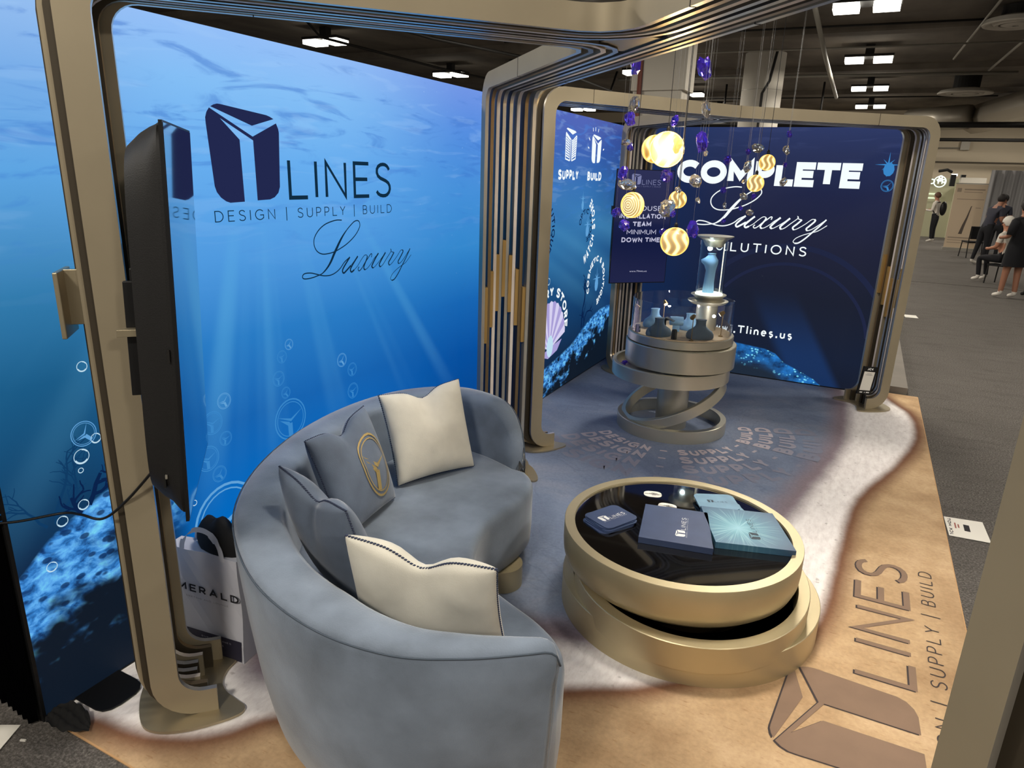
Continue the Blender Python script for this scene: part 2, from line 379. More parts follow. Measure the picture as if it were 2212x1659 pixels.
class NT:
    def __init__(s, name):
        s.m = bpy.data.materials.new(name); s.m.use_nodes = True; s.t = s.m.node_tree
        s.P = s.t.nodes['Principled BSDF']; s.O = s.t.nodes['Material Output']
    def n(s, ty, **k):
        nd = s.t.nodes.new('ShaderNode'+ty)
        for a, b in k.items(): setattr(nd, a, b)
        return nd
    def l(s, a, b): s.t.links.new(a, b)
    def _in(s, sock, v):
        if isinstance(v, (int, float)): sock.default_value = v
        elif isinstance(v, tuple): sock.default_value = v
        else: s.l(v, sock)
    def math(s, op, a, b=0.0, c=0.0, clamp=False):
        nd = s.n('Math', operation=op, use_clamp=clamp)
        s._in(nd.inputs[0], a); s._in(nd.inputs[1], b); s._in(nd.inputs[2], c); return nd.outputs[0]
    def mapr(s, v, a, b, c=0.0, d=1.0, smooth=False):
        nd = s.n('MapRange'); nd.interpolation_type = 'SMOOTHSTEP' if smooth else 'LINEAR'
        s._in(nd.inputs[0], v)
        for i, x in enumerate((a, b, c, d)): s._in(nd.inputs[i+1], x)
        return nd.outputs[0]
    def ramp(s, v, stops, interp='LINEAR'):
        nd = s.n('ValToRGB'); cr = nd.color_ramp; cr.interpolation = interp
        while len(cr.elements) < len(stops): cr.elements.new(.5)
        for e, (p, c) in zip(cr.elements, stops):
            e.position = p; e.color = c if len(c) == 4 else lin(c)
        s.l(v, nd.inputs[0]); return nd.outputs[0]
    def mix(s, f, a, b, mode='MIX'):
        nd = s.n('Mix', data_type='RGBA', blend_type=mode)
        s._in(nd.inputs[0], f); s._in(nd.inputs[6], a); s._in(nd.inputs[7], b); return nd.outputs[2]
    def noise(s, vec, scale, det=4, rough=.5, dist=0):
        nd = s.n('TexNoise'); s.l(vec, nd.inputs['Vector']); nd.inputs['Scale'].default_value = scale
        nd.inputs['Detail'].default_value = det; nd.inputs['Roughness'].default_value = rough; nd.inputs['Distortion'].default_value = dist
        return nd.outputs[0]
    def vec(s, x, y, z=0.0):
        nd = s.n('CombineXYZ'); s._in(nd.inputs[0], x); s._in(nd.inputs[1], y); s._in(nd.inputs[2], z); return nd.outputs[0]
    def voro(s, vec, scale, feat='F1', out=0, rnd=1):
        nd = s.n('TexVoronoi', feature=feat); s.l(vec, nd.inputs['Vector']); nd.inputs['Scale'].default_value = scale
        nd.inputs['Randomness'].default_value = rnd; return nd.outputs[out]
    def pos(s):
        g = s.n('TexCoord'); x = s.n('SeparateXYZ'); s.l(g.outputs['Object'], x.inputs[0]); return x.outputs[0], x.outputs[1], x.outputs[2], g.outputs['Object']
    def emit(s, col, st=1.0):
        s.P.inputs['Base Color'].default_value = (0, 0, 0, 1); s.P.inputs['Roughness'].default_value = .6
        s.P.inputs['Specular IOR Level'].default_value = .15
        s._in(s.P.inputs['Emission Color'], col); s._in(s.P.inputs['Emission Strength'], st)
        return s.m
def rock(n, u, z, depth, lo, hi):
    """speckled reef print: u,z coordinates, depth below the reef edge"""
    v = n.vec(n.math('MULTIPLY', u, 1.0), n.math('MULTIPLY', z, 1.5))
    nz = n.noise(v, 15, 5, .6, .4)
    sp = n.voro(n.vec(n.math('MULTIPLY', u, .8), n.math('MULTIPLY', z, 1.3)), 22); spots = n.mapr(sp, .26, .36, 0, 1)
    c = n.ramp(nz, [(.34, (22, 66, 122)), (.46, (52, 126, 200)), (.56, (92, 168, 236)), (.7, (120, 214, 246))])
    c = n.mix(n.math('MULTIPLY', n.math('SUBTRACT', 1.0, spots), .85), c, lin((12, 44, 92)))
    pat = n.noise(v, 5, 3, .6)
    f = n.mapr(n.math('ADD', depth, n.math('MULTIPLY', n.math('SUBTRACT', pat, .5), 1.1)), lo, hi, 0, 1, True)
    return n.mix(f, c, lin((13, 24, 38)))
def mural_left():
    n = NT('backlit_ocean_print'); x, y, z, P = n.pos()
    zz = n.math('DIVIDE', z, 2.44)
    near = n.ramp(zz, [(0, (12, 22, 38)), (.25, (12, 40, 72)), (.36, (16, 66, 106)), (.5, (24, 90, 134)), (.62, (48, 122, 172)), (.78, (92, 164, 226)), (.9, (118, 172, 232)), (1, (150, 190, 240))])
    mid = n.ramp(zz, [(0, (4, 130, 216)), (.18, (0, 104, 190)), (.35, (14, 98, 176)), (.5, (36, 122, 196)), (.64, (76, 152, 222)), (.8, (100, 172, 238)), (.92, (128, 188, 244)), (1, (144, 188, 246))])
    mid2 = n.ramp(zz, [(0, (0, 60, 130)), (.3, (0, 78, 158)), (.45, (18, 100, 178)), (.6, (48, 134, 204)), (.75, (66, 142, 216)), (.9, (78, 138, 222)), (1, (104, 144, 226))])
    far = n.ramp(zz, [(0, (12, 20, 34)), (.1, (14, 34, 62)), (.3, (16, 60, 104)), (.45, (28, 86, 138)), (.6, (46, 112, 168)), (.75, (54, 116, 182)), (.88, (54, 96, 178)), (1, (66, 90, 180))])
    c = n.mix(n.mapr(y, 1.35, 1.95, 0, 1, True), near, mid)
    c = n.mix(n.mapr(y, 2.6, 4.1, 0, 1, True), c, mid2)
    c = n.mix(n.mapr(y, 4.2, 5.0, 0, 1, True), c, far)
    c = n.mix(n.mapr(y, 6.0, 7.3, 0, .45, True), c, lin((16, 38, 96)))
    # light shafts fanning out below the surface
    def fan(oy, oz, k, seed):
        a = n.math('ARCTAN2', n.math('SUBTRACT', y, oy), n.math('SUBTRACT', oz, z))
        q = n.noise(n.vec(n.math('MULTIPLY', a, k), seed), 1.0, 2, .5)
        return n.mapr(q, .48, .74, 0, 1, True)
    msk = n.math('MULTIPLY', n.mapr(z, .35, 1.05, 0, 1, True), n.mapr(z, 1.85, 1.3, 0, 1, True))
    c = n.mix(n.math('MULTIPLY', n.math('MULTIPLY', fan(2.3, 2.5, 7.0, 3.7), n.math('MULTIPLY', msk, n.mapr(y, 1.5, 2.1, .35, 1.0))), .3), c, lin((104, 190, 232)))
    # surface ripples
    v = n.vec(n.math('MULTIPLY', y, 1.0), n.math('MULTIPLY', z, 5.5))
    rp = n.mapr(n.noise(v, 1.9, 5, .55, 1.2), .52, .68, 0, 1, True)
    rp2 = n.mapr(n.noise(n.vec(n.math('ADD', y, 20.0), n.math('MULTIPLY', z, 6.5)), 2.3, 4, .5, .8), .54, .66, 0, 1, True)
    top = n.mapr(z, 1.35, 2.1, 0, 1, True)
    c = n.mix(n.math('MULTIPLY', n.math('MULTIPLY', rp, top), .55), c, lin((56, 118, 206)))
    c = n.mix(n.math('MULTIPLY', n.math('MULTIPLY', rp2, top), .16), c, lin((170, 210, 250)))
    # reef at the near end
    h = n.ramp(n.mapr(y, 1.05, 1.65), [(0, (.53,)*3+(1,)), (.23, (.68,)*3+(1,)), (.5, (.74,)*3+(1,)), (.7, (.79,)*3+(1,)), (1, (.7,)*3+(1,))], 'B_SPLINE')
    d = n.math('SUBTRACT', h, z)
    rk = rock(n, y, z, d, .1, .42)
    c = n.mix(n.math('MULTIPLY', n.mapr(d, -.006, .012), n.mapr(y, 1.75, 1.62)), c, rk)
    h2 = n.ramp(n.mapr(y, 5.0, 7.3), [(0, (.2,)*3+(1,)), (.17, (.27,)*3+(1,)), (.45, (.37,)*3+(1,)), (.6, (.5,)*3+(1,)), (.78, (.63,)*3+(1,)), (1, (.6,)*3+(1,))], 'B_SPLINE')
    d2 = n.math('SUBTRACT', h2, z)
    rk2 = rock(n, y, z, d2, .08, .26)
    c = n.mix(n.math('MULTIPLY', n.mapr(d2, -.006, .02), n.mapr(y, 4.6, 4.9)), c, rk2)
    # scattered sparkle
    sp = n.mapr(n.voro(n.vec(y, z), 26), .06, .04, 0, 1)
    spm = n.math('MULTIPLY', n.mapr(n.math('ABSOLUTE', n.math('SUBTRACT', y, 3.75)), .5, .2, 0, 1, True), n.mapr(n.noise(n.vec(y, z), 5), .5, .6))
    c = n.mix(n.math('MULTIPLY', n.math('MULTIPLY', sp, spm), n.mapr(z, 1.0, 1.4)), c, lin((190, 226, 250)))
    return n.emit(c)
def mural_back():
    n = NT('backlit_deep_sea_print'); x, y, z, P = n.pos()
    zz = n.math('DIVIDE', z, 2.44)
    c = n.ramp(zz, [(0, (20, 27, 44)), (.12, (20, 30, 52)), (.35, (22, 28, 46)), (.55, (26, 30, 54)), (.75, (30, 36, 68)), (.9, (36, 46, 84)), (1, (38, 52, 98))])
    c = n.mix(n.mapr(x, -.9, -2.2, 0, .6, True), c, lin((14, 44, 92)))
    ri = n.mapr(n.noise(n.vec(x, n.math('MULTIPLY', z, 6.0)), 1.8, 4, .5, 1), .56, .7, 0, 1, True)
    c = n.mix(n.math('MULTIPLY', n.math('MULTIPLY', ri, n.mapr(z, 1.9, 2.3, 0, 1, True)), .35), c, lin((60, 72, 118)))
    # soft beam towards the lower right
    u = n.math('ADD', n.math('MULTIPLY', x, .86), n.math('MULTIPLY', z, .5))
    b = n.math('MULTIPLY', n.mapr(u, -.42, -.3, 0, 1, True), n.mapr(u, .05, -.04, 0, 1, True))
    b = n.math('MULTIPLY', b, n.mapr(z, 1.0, .2, 0, 1, True))
    c = n.mix(n.math('MULTIPLY', b, .5), c, lin((26, 62, 118)))
    h = n.ramp(n.mapr(x, -1.4, -.1), [(0, (.38,)*3+(1,)), (.28, (.345,)*3+(1,)), (.52, (.315,)*3+(1,)), (.6, (.28,)*3+(1,)), (.67, (.2,)*3+(1,)), (.78, (.14,)*3+(1,)), (.9, (.07,)*3+(1,)), (.97, (.0,)*3+(1,)), (1, (-.05,)*3+(1,))])
    d = n.math('SUBTRACT', h, z)
    v = n.vec(x, n.math('MULTIPLY', z, 1.3))
    base = n.ramp(n.noise(v, 7, 4, .6), [(.35, (16, 44, 86)), (.6, (38, 120, 200)), (.75, (50, 140, 216))])
    base = n.mix(n.mapr(d, .05, .24, 0, 1, True), base, lin((30, 42, 58)))
    sp = n.math('MULTIPLY', n.mapr(n.voro(v, 24), .3, .22), n.mapr(n.noise(v, 4, 2), .42, .55))
    base = n.mix(n.math('MULTIPLY', sp, n.mapr(d, .24, .1)), base, lin((120, 214, 246)))
    c = n.mix(n.mapr(d, -.002, .01), c, base)
    return n.emit(c)
M_MUR, M_MURB = mural_left(), mural_back()
M_NAVY = emis('navy_print', (34, 40, 78)); M_DTXT = emis('dark_teal_print', (16, 44, 66)); M_LIT = emis('white_lit_print', (236, 244, 246), 1.1)
M_PALE = emis('pale_blue_print', (96, 160, 214)); M_PALE2 = emis('faint_blue_print', (58, 134, 200)); M_CORAL = emis('dark_coral_print', (10, 34, 74)); M_CORAL2 = emis('faint_coral_print', (16, 58, 98))
M_BUB = emis('bubble_print', (190, 220, 236)); M_ARC = emis('faint_arc_print', (33, 39, 66))

# ------------------------------------------------------------------ hall shell
XW, YB = -2.36, 7.28
def carpet_mat():
    n = NT('charcoal_carpet'); x, y, z, P = n.pos()
    a = n.noise(P, 90, 4, .7); b = n.noise(P, 1.3, 3); f = n.noise(n.vec(n.math('MULTIPLY', x, .35), y), 7, 4, .7)
    c = n.ramp(a, [(.3, (58, 55, 52)), (.5, (92, 88, 84)), (.7, (134, 128, 122))])
    c = n.mix(n.mapr(b, .35, .7, 0, .3), c, lin((78, 74, 70))); c = n.mix(n.mapr(f, .5, .7, 0, .3), c, lin((52, 50, 48)))
    n.l(c, n.P.inputs['Base Color']); n.P.inputs['Roughness'].default_value = .95; n.P.inputs['Specular IOR Level'].default_value = .1
    bp = n.n('Bump'); bp.inputs['Strength'].default_value = .5; bp.inputs['Distance'].default_value = .01; n.l(a, bp.inputs['Height']); n.l(bp.outputs[0], n.P.inputs['Normal'])
    return n.m
M_CARPET = carpet_mat()
tag(G().box((-2, 18, -.05), (50, 48, .1)).out('floor', M_CARPET), kind='structure')
tag(G().box((-2, 18, CEIL+.1), (50, 48, .2)).out('ceiling', M_CONC), kind='structure')
tag(G().box((-2, 38.1, 2.6), (50, .2, 5.3)).out('wall_far', M_PAINT), kind='structure')
tag(G().box((-2, 37.96, 3.05), (50, .06, .06)).box((-2, 37.97, 1.6), (50, .02, .02)).out('trim_1', mat('wall_joint_paint', (96, 88, 76), .9)), kind='structure')
# carpet joints across the aisle
tag(G().box((3, 17.1, .002), (5.5, .03, .004)).box((4.2, 17.6, .002), (.05, 21, .004)).out('trim_2', M_SEAM), kind='structure')

# printed booth carpet (shore scene); signed distances from the two shorelines become vertex attributes
from mathutils.geometry import intersect_point_line
SH = catmull([(-2.9,1.06,0),(-2.344,1.12,0),(-2.195,1.175,0),(-2.015,1.195,0),(-1.856,1.258,0),(-1.74,1.358,0),(-1.648,1.488,0),(-1.25,1.78,0),(-.779,2.124,0),(-.486,2.309,0),(-.1,2.7,0),(.08,3.072,0),(.134,3.587,0),(.154,3.92,0),(.223,4.624,0),(.451,5.354,0),(.616,6.087,0),(.608,6.727,0),(.47,7.093,0),(.335,7.52,0),(.3,8.2,0)], 4)
GR = catmull([(-2.9,1.75,0),(-2.062,1.72,0),(-1.849,1.64,0),(-1.5,1.85,0),(-1.186,2.28,0),(-.95,2.42,0),(-.6,2.6,0),(-.33,3.3,0),(-.23,3.855,0),(-.11,4.537,0),(.06,5.5,0),(.08,6.3,0),(.05,6.9,0),(-.02,7.6,0),(0,8.2,0)], 4)
def sdist(px, py, C):
    best = 1e9; sg = 1
    for a, b in zip(C, C[1:]):
        dx, dy = b.x-a.x, b.y-a.y; L2 = dx*dx+dy*dy
        if L2 < 1e-9: continue
        t = max(0, min(1, ((px-a.x)*dx+(py-a.y)*dy)/L2)); qx, qy = a.x+dx*t-px, a.y+dy*t-py
        d = qx*qx+qy*qy
        if d < best: best = d; sg = 1 if dx*(py-a.y)-dy*(px-a.x) > 0 else -1
    return sg*math.sqrt(best)
X0, X1, Y0, Y1 = XW-.02, .70, 1.09, 7.42
def booth_floor():
    nx, ny = 62, 127; V = []; F = []; D1 = []; D2 = []
    for j in range(ny+1):
        for i in range(nx+1):
            px = X0+(X1-X0)*i/nx; py = Y0+(Y1-Y0)*j/ny
            V.append((px, py, .006)); D1.append(sdist(px, py, SH)); D2.append(sdist(px, py, GR))
    for j in range(ny):
        for i in range(nx): a = j*(nx+1)+i; F.append((a, a+1, a+nx+2, a+nx+1))
    n = NT('shore_print_carpet'); x, y, z, P = n.pos()
    at1 = n.n('Attribute', attribute_name='shore').outputs['Fac']; at2 = n.n('Attribute', attribute_name='water').outputs['Fac']
    nz = n.noise(P, 5, 4, .6); nf = n.noise(P, 60, 3, .6)
    st = n.noise(n.vec(n.math('MULTIPLY', x, 3.0), n.math('MULTIPLY', y, 1.0)), 9, 5, .7)
    sand = n.ramp(n.noise(P, 2.2, 4, .6), [(.3, (164, 133, 100)), (.5, (188, 158, 122)), (.7, (207, 178, 142))])
    sand = n.mix(n.mapr(n.noise(n.vec(n.math('MULTIPLY', x, 1.0), n.math('MULTIPLY', y, 4.0)), 22, 2), .62, .72, 0, .45), sand, lin((150, 112, 76)))
    foam = n.ramp(st, [(.35, (226, 219, 216)), (.5, (238, 232, 229)), (.65, (246, 241, 238))])
    foam = n.mix(n.mapr(n.noise(P, 22, 3), .66, .74, 0, .5), foam, lin((140, 128, 122)))
    wat = n.ramp(n.noise(P, 1.6, 5, .65, .6), [(.3, (104, 114, 138)), (.48, (118, 130, 154)), (.62, (130, 138, 158)), (.75, (138, 140, 158))])
    wat = n.mix(n.mapr(n.math('ABSOLUTE', n.math('SUBTRACT', n.noise(P, 2.7, 3, .5, 1), .5)), .012, .0, 0, .22), wat, lin((80, 86, 106)))
    e = n.math('ADD', at2, n.math('MULTIPLY', n.math('SUBTRACT', nz, .5), .06))
    mauve = lin((134, 120, 128))
    c = n.mix(n.mapr(e, -.13, .01, 0, 1, True), foam, mauve)
    c = n.mix(n.mapr(e, -.01, .2, 0, 1, True), c, wat)
    wet = n.mix(n.mapr(at1, -.001, -.14, 0, 1, True), lin((112, 74, 54)), sand)
    s = n.math('ADD', at1, n.math('MULTIPLY', n.math('SUBTRACT', nz, .5), .02))
    c = n.mix(n.mapr(s, -.03, .05, 0, 1, True), wet, c)
    c = n.mix(.12, c, n.ramp(nf, [(.3, (60, 60, 60)), (.7, (230, 230, 230))]), 'OVERLAY')
    n.l(c, n.P.inputs['Base Color']); n.P.inputs['Roughness'].default_value = .9; n.P.inputs['Specular IOR Level'].default_value = .2
    bp = n.n('Bump'); bp.inputs['Strength'].default_value = .15; bp.inputs['Distance'].default_value = .004; n.l(nf, bp.inputs['Height']); n.l(bp.outputs[0], n.P.inputs['Normal'])
    o = mobj('booth_carpet', V, F, n.m)
    for nm, D in (('shore', D1), ('water', D2)):
        a = o.data.attributes.new(nm, 'FLOAT', 'POINT'); a.data.foreach_set('value', D)
    return o
bf = booth_floor(); tag(bf, 'printed booth carpet with blue water, white foam and sandy shore', 'carpet')
tag(G().box(((X0+X1)/2, (Y0+Y1)/2, .002), (X1-X0+.01, Y1-Y0+.01, .005)).out('carpet_edge', mat('carpet_backing', (188, 148, 104), .9), bf))
# floor logo: u runs along +y, v along -x
U = .512
def FL(z): return lambda u, v: Vector((.488-v, 2.222+u, z))
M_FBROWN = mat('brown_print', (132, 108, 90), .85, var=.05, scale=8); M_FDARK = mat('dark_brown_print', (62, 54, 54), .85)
Q = logo2d(U, sub=False, thin=.085)
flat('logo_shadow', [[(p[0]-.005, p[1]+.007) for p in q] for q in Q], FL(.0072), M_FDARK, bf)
flat('logo_print', Q, FL(.0082), M_FBROWN, bf)
flat('lettering', [q for q in logo2d(U, words=False, sub=True)[len(tri2d(MARK_A)+tri2d(MARK_B)):]], FL(.0078), M_FDARK, bf)
# curved words round the display stand
SC = Vector((-1.181, 5.363))
def curved(s, R, a0, h, alpha, fat=.26, a1=None):
    q, W = text2d(s, h, fat, .2, 1.0, sub=.03)
    k = 1.0
    if a1 is not None: k = (a1-a0)*R/W
    f = lambda x, y: Vector((SC.x+(R+h-y)*math.cos(a0+x*k/R), SC.y+(R+h-y)*math.sin(a0+x*k/R), .0075))
    return q, f
def cmix(a, b, t): return tuple(a[i]*(1-t)+b[i]*t for i in range(3))
for i, (R, t) in enumerate(((.545, 1.0), (.68, .78), (.83, .42), (1.0, .2))):
    hh = .105+.018*i
    m = mat('pale_floor_print_%s' % ('bright', 'soft', 'dim', 'faint')[i], cmix((104, 110, 132), (196, 184, 190), t), .85)
    Qs = []
    for am in (4.885, 5.95):
        dq = [(am-.024/R, R+hh*.42), (am+.024/R, R+hh*.42), (am+.024/R, R+hh*.6), (am-.024/R, R+hh*.6)]
        Qs.append([(SC.x+r_*math.cos(a_), SC.y+r_*math.sin(a_)) for a_, r_ in dq])
    for s, a0, a1 in (('DESIGN', 3.93, 4.72), ('SUPPLY', 5.05, 5.82), ('BUILD', 6.10, 6.74)):
        q, f = curved(s, R, a0, hh, 1, a1=a1)
        Qs += [[tuple(f(p[0], p[1]))[:2] for p in qq] for qq in q]
    flat('lettering', Qs, lambda x, y: Vector((x, y, .0075+.0003)), m, bf)

# ------------------------------------------------------------------ lit walls
wl = tag(G().box((XW-.06, (1.08+7.36)/2, 1.225), (.12, 7.36-1.08, 2.43)).out('wall_left', M_MUR), kind='structure')
wb = tag(G().box(((XW+.17)/2, YB+.06, 1.225), (.17-XW, .12, 2.42)).out('wall_back', M_MURB), kind='structure')
G().box((XW-.06, 1.075, 1.22), (.13, .012, 2.44)).box((XW-.125, 4.2, 1.22), (.012, 6.26, 2.44)).out('frame', M_BLACK, wl)
G().box((XW-.06, 4.2, .006), (.125, 6.26, .012)).out('base_rail', M_BLACK, wl)
G().box((-1.1, YB+.06, .008), (2.54, .125, .016)).box((.176, YB+.06, 1.22), (.012, .13, 2.43)).out('frame', M_BLACK, wb)
WL = lambda d=.002: (lambda u, v: Vector((XW+d, u, v)))
WB = lambda d=.002: (lambda u, v: Vector((u, YB-d, v)))
u = .379
LG = [[(2.017+p[0], 1.787+p[1]) for p in q] for q in logo2d(u, False, False)]
flat('logo_print', LG, WL(), M_NAVY, wl)
mk = len(tri2d(MARK_A)+tri2d(MARK_B))
flat('lettering', [[(2.017+p[0], 1.787+p[1]) for p in q] for q in logo2d(u)[mk:]], WL(), M_DTXT, wl)
flat('lettering', lux2d(1.0), WL(), M_DTXT, wl)
# emblem bubbles
big = [(2.36,.76,.1,0),(1.98,.96,.035,.4),(1.91,.88,.05,-.1),(1.87,.73,.055,0),(1.97,.79,.032,-.2),(1.92,.64,.036,.5),(1.94,.41,.17,0),(2.38,1.13,.026,.5),(2.33,1.08,.03,0),(2.3,.98,.036,0),(2.34,.9,.028,.5),(2.75,.97,.036,.5),(2.83,.9,.036,0),(2.83,.78,.042,0),(1.37,1.01,.045,.75)]
for k, (a, b, r, ro) in enumerate(big):
    flat('emblem_print', [[(p[0], p[1]) for p in q] for q in emblem2d(a, b, r, ro)], WL(), M_PALE if k in (1, 7, 11, 14, 6) else M_PALE2, wl)
for a, b, r in ((1.4,1.25,.018),(1.35,.93,.027),(1.34,.88,.009),(1.33,.75,.019),(1.25,.72,.019),(1.19,.57,.018),(1.78,.56,.012),(1.41,.98,.018),(5.44,1.06,.03),(5.52,.98,.012)):
    flat('bubble_print', ring2d(a, b, r, .0025)+ring2d(a, b, r*.93, r*.16, 30, 80)+ring2d(a, b, r*.9, r*.22, 200, 320), WL(), M_BUB, wl)
rn = random.Random(4)
flat('coral_print', branch2d(1.23, .72, 1.6, .13, .014, 4, rn)+branch2d(1.2, .72, 2.2, .1, .01, 3, rn)+branch2d(1.3, .75, 1.1, .1, .01, 3, rn), WL(.0015), M_CORAL2, wl)
flat('coral_print', branch2d(1.35, .74, 1.2, .12, .02, 4, rn)+branch2d(1.32, .72, 1.9, .08, .014, 2, rn), WL(.0018), M_CORAL, wl)
flat('coral_print', branch2d(6.3, .5, 1.7, .2, .03, 4, rn)+branch2d(6.35, .5, 1.2, .16, .024, 3, rn), WL(.0015), M_CORAL, wl)
# supply / build icons and words
def hatch_icon(cx, z0, wd, ht, mode):
    Q = []
    A = [(cx+(p[0]-.5)*wd, z0+p[1]*ht) for p in MARK_A]; B = [(cx+(p[0]-.5)*wd, z0+p[1]*ht) for p in MARK_B]
    Q += tri2d(A)
    if mode: Q += tri2d(B)
    else:
        for k in range(9):
            t = k/9
            Q += ribbon([(cx-.46*wd+.05*wd*t, z0+ht*(.80-.72*t)), (cx-.09*wd, z0+ht*(.66-.64*t))], .012)
            Q += ribbon([(cx+.14*wd, z0+ht*(.62-.6*t)), (cx+.48*wd, z0+ht*(.80-.68*t))], .012)
        Q += ribbon([(cx-.44*wd, z0+.85*ht), (cx-.02*wd, z0+.66*ht), (cx-.02*wd, z0)], .014)+ribbon([(cx+.13*wd, z0), (cx+.1*wd, z0+.66*ht)], .014)
        Q += ribbon([(cx-.44*wd, z0+.85*ht), (cx-.4*wd, z0+.05*ht), (cx-.04*wd, z0)], .012)+ribbon([(cx+.5*wd, z0+.8*ht), (cx+.46*wd, z0+.08*ht), (cx+.13*wd, z0)], .012)
    return Q
flat('icon_print', hatch_icon(5.775, 2.06, .26, .26, 0), WL(), M_LIT, wl)
ic = hatch_icon(6.41, 2.055, .25, .25, 1)
for a, b, c2, d in ((6.3, 2.33, 6.29, 2.36), (6.36, 2.335, 6.36, 2.37), (6.43, 2.33, 6.44, 2.36), (6.23, 2.25, 6.2, 2.27), (6.22, 2.18, 6.19, 2.19), (6.59, 2.18, 6.62, 2.19)): ic += ribbon([(a, b), (c2, d)], .012)
flat('icon_print', ic, WL(), M_LIT, wl)
def word(s, cx, z0, W, h, fat, m, f, par, cond=1, track=.2, slant=0, name='lettering'):
    q, w0 = text2d(s, 1, fat, track, cond, slant=slant)
    kx = W/w0
    return flat(name, [[(cx-W/2+p[0]*kx, z0+p[1]*h) for p in qq] for qq in q], f, m, par)
word('SUPPLY', 5.76, 1.902, .46, .083, .26, M_LIT, WL(), wl); word('BUILD', 6.405, 1.899, .375, .08, .27, M_LIT, WL(), wl)
def arcword(s, cx, cz, R, a0, a1, h, fat, m, ex=1.0):
    q, W = text2d(s, h, fat, .22, 1, sub=.03); Qs = []
    for qq in q:
        pp = []
        for x, y in qq:
            a = a0+(a1-a0)*x/W; pp.append((cx+ex*(R+y)*math.cos(a), cz+(R+y)*math.sin(a)))
        Qs.append(pp)
    return flat('lettering', Qs, WL(), m, wl)
D = math.radians
arcword('JEWELRY STORE', 5.52, .62, .30, D(185), D(-5), .085, .24, M_LIT, 1.05)
arcword('COSMETIC & BOUTIQUE', 6.64, .92, .2, D(205), D(-75), .06, .24, M_LIT, 1.0)
arcword('OPTIC STORE', 6.25, 1.49, .11, D(175), D(-75), .05, .2, M_CORAL, 1.1)
q, W = text2d('WATCH STORE', .085, .24, .3, 1, sub=.03); Qs = []
for qq in q:
    pp = []
    for x, y in qq:
        a = D(-75)+D(130)*x/W; R = .34-y; pp.append((6.17+R*math.cos(a), 1.46+R*math.sin(a)))
    Qs.append(pp)
flat('lettering', Qs, WL(), M_LIT, wl)
arcword('BOUTIQUE', 5.25, 1.5, .2, D(80), D(-50), .07, .2, M_CORAL, 1.0)
# shell
M_SHELL = emis('shell_print', (168, 158, 214)); M_SHELL2 = emis('shell_light_print', (214, 208, 240)); M_PEARL = emis('pearl_print', (190, 222, 240))
sh = []; sh2 = []
for k in range(13):
    a0, a1 = D(15+150*k/13), D(15+150*(k+1)/13); b = (5.52, .44)
    R0 = .36+.03*math.sin(PI*k/12)
    (sh if k % 2 else sh2).append([b, (b[0]+R0*math.cos(a0), b[1]+1.1*R0*math.sin(a0)), (b[0]+(R0+.012)*math.cos((a0+a1)/2), b[1]+1.1*(R0+.012)*math.sin((a0+a1)/2)), (b[0]+R0*math.cos(a1), b[1]+1.1*R0*math.sin(a1))])
flat('shell_print', sh, WL(.0024), M_SHELL, wl); flat('shell_print', sh2, WL(.0024), M_SHELL2, wl)
flat('shell_print', [[(5.3, .42), (5.5, .36), (5.7, .40), (5.8, .49), (5.62, .47), (5.45, .44)]], WL(.003), M_SHELL, wl)
flat('pearl_print', tri2d(arc(5.53, .47, .07, .1, 0, 345, 20)), WL(.0034), M_PEARL, wl)
def star2d(cx, cz, r):
    Q = []
    for k in range(8):
        a = PI*k/4; l = r*(1 if k % 2 == 0 else .6)
        Q.append([(cx+.07*r*math.cos(a+1.57), cz+.07*r*math.sin(a+1.57)), (cx+l*math.cos(a), cz+l*math.sin(a)), (cx-.07*r*math.cos(a+1.57), cz-.07*r*math.sin(a+1.57))])
    return Q
for a, b, r in ((6.14, 1.74, .07), (6.3, 1.5, .1), (6.66, .95, .12)):
    flat('star_print', star2d(a, b, r)+tri2d(arc(a, b-.06, r*.4, r*.6, 0, 330, 10)), WL(), M_PALE, wl)
# back wall words
word('COMPLETE', -.955, 1.905, 1.685, .222, .29, M_LIT, WB(), wb, track=.06)
Lq = lux2d(1.35); kx = (1.55-.33)/(3.394-2.496); kz = (1.885-1.381)/(1.69-1.337)
flat('lettering', [[(-1.55+(p[0]-2.496)*kx, 1.381+(p[1]-1.337)*kz) for p in q] for q in Lq], WB(.003), M_LIT, wb)
word('SOLUTIONS', -.955, 1.262, .965, .092, .13, M_LIT, WB(), wb, track=.42)
word('www.Tlines.us', -.915, .438, .86, .085, .17, M_LIT, WB(), wb, track=.3)
flat('star_print', star2d(.09, 2.12, .11), WB(), M_PALE2, wb); flat('star_print', tri2d(arc(.1, 2.08, .045, .06, 0, 330, 9)), WB(.003), M_PALE2, wb)
flat('emblem_print', emblem2d(.11, 1.94, .05, .4), WB(), M_PALE2, wb); flat('emblem_print', emblem2d(-1.32, .62, .04, 0), WB(), M_ARC, wb)
flat('arc_print', ribbon(arc(-.6, .4, .95, .95, 0, 150, 40), .05)+ribbon(arc(-.6, .4, .78, .78, 10, 140, 40), .03), WB(.001), M_ARC, wb)

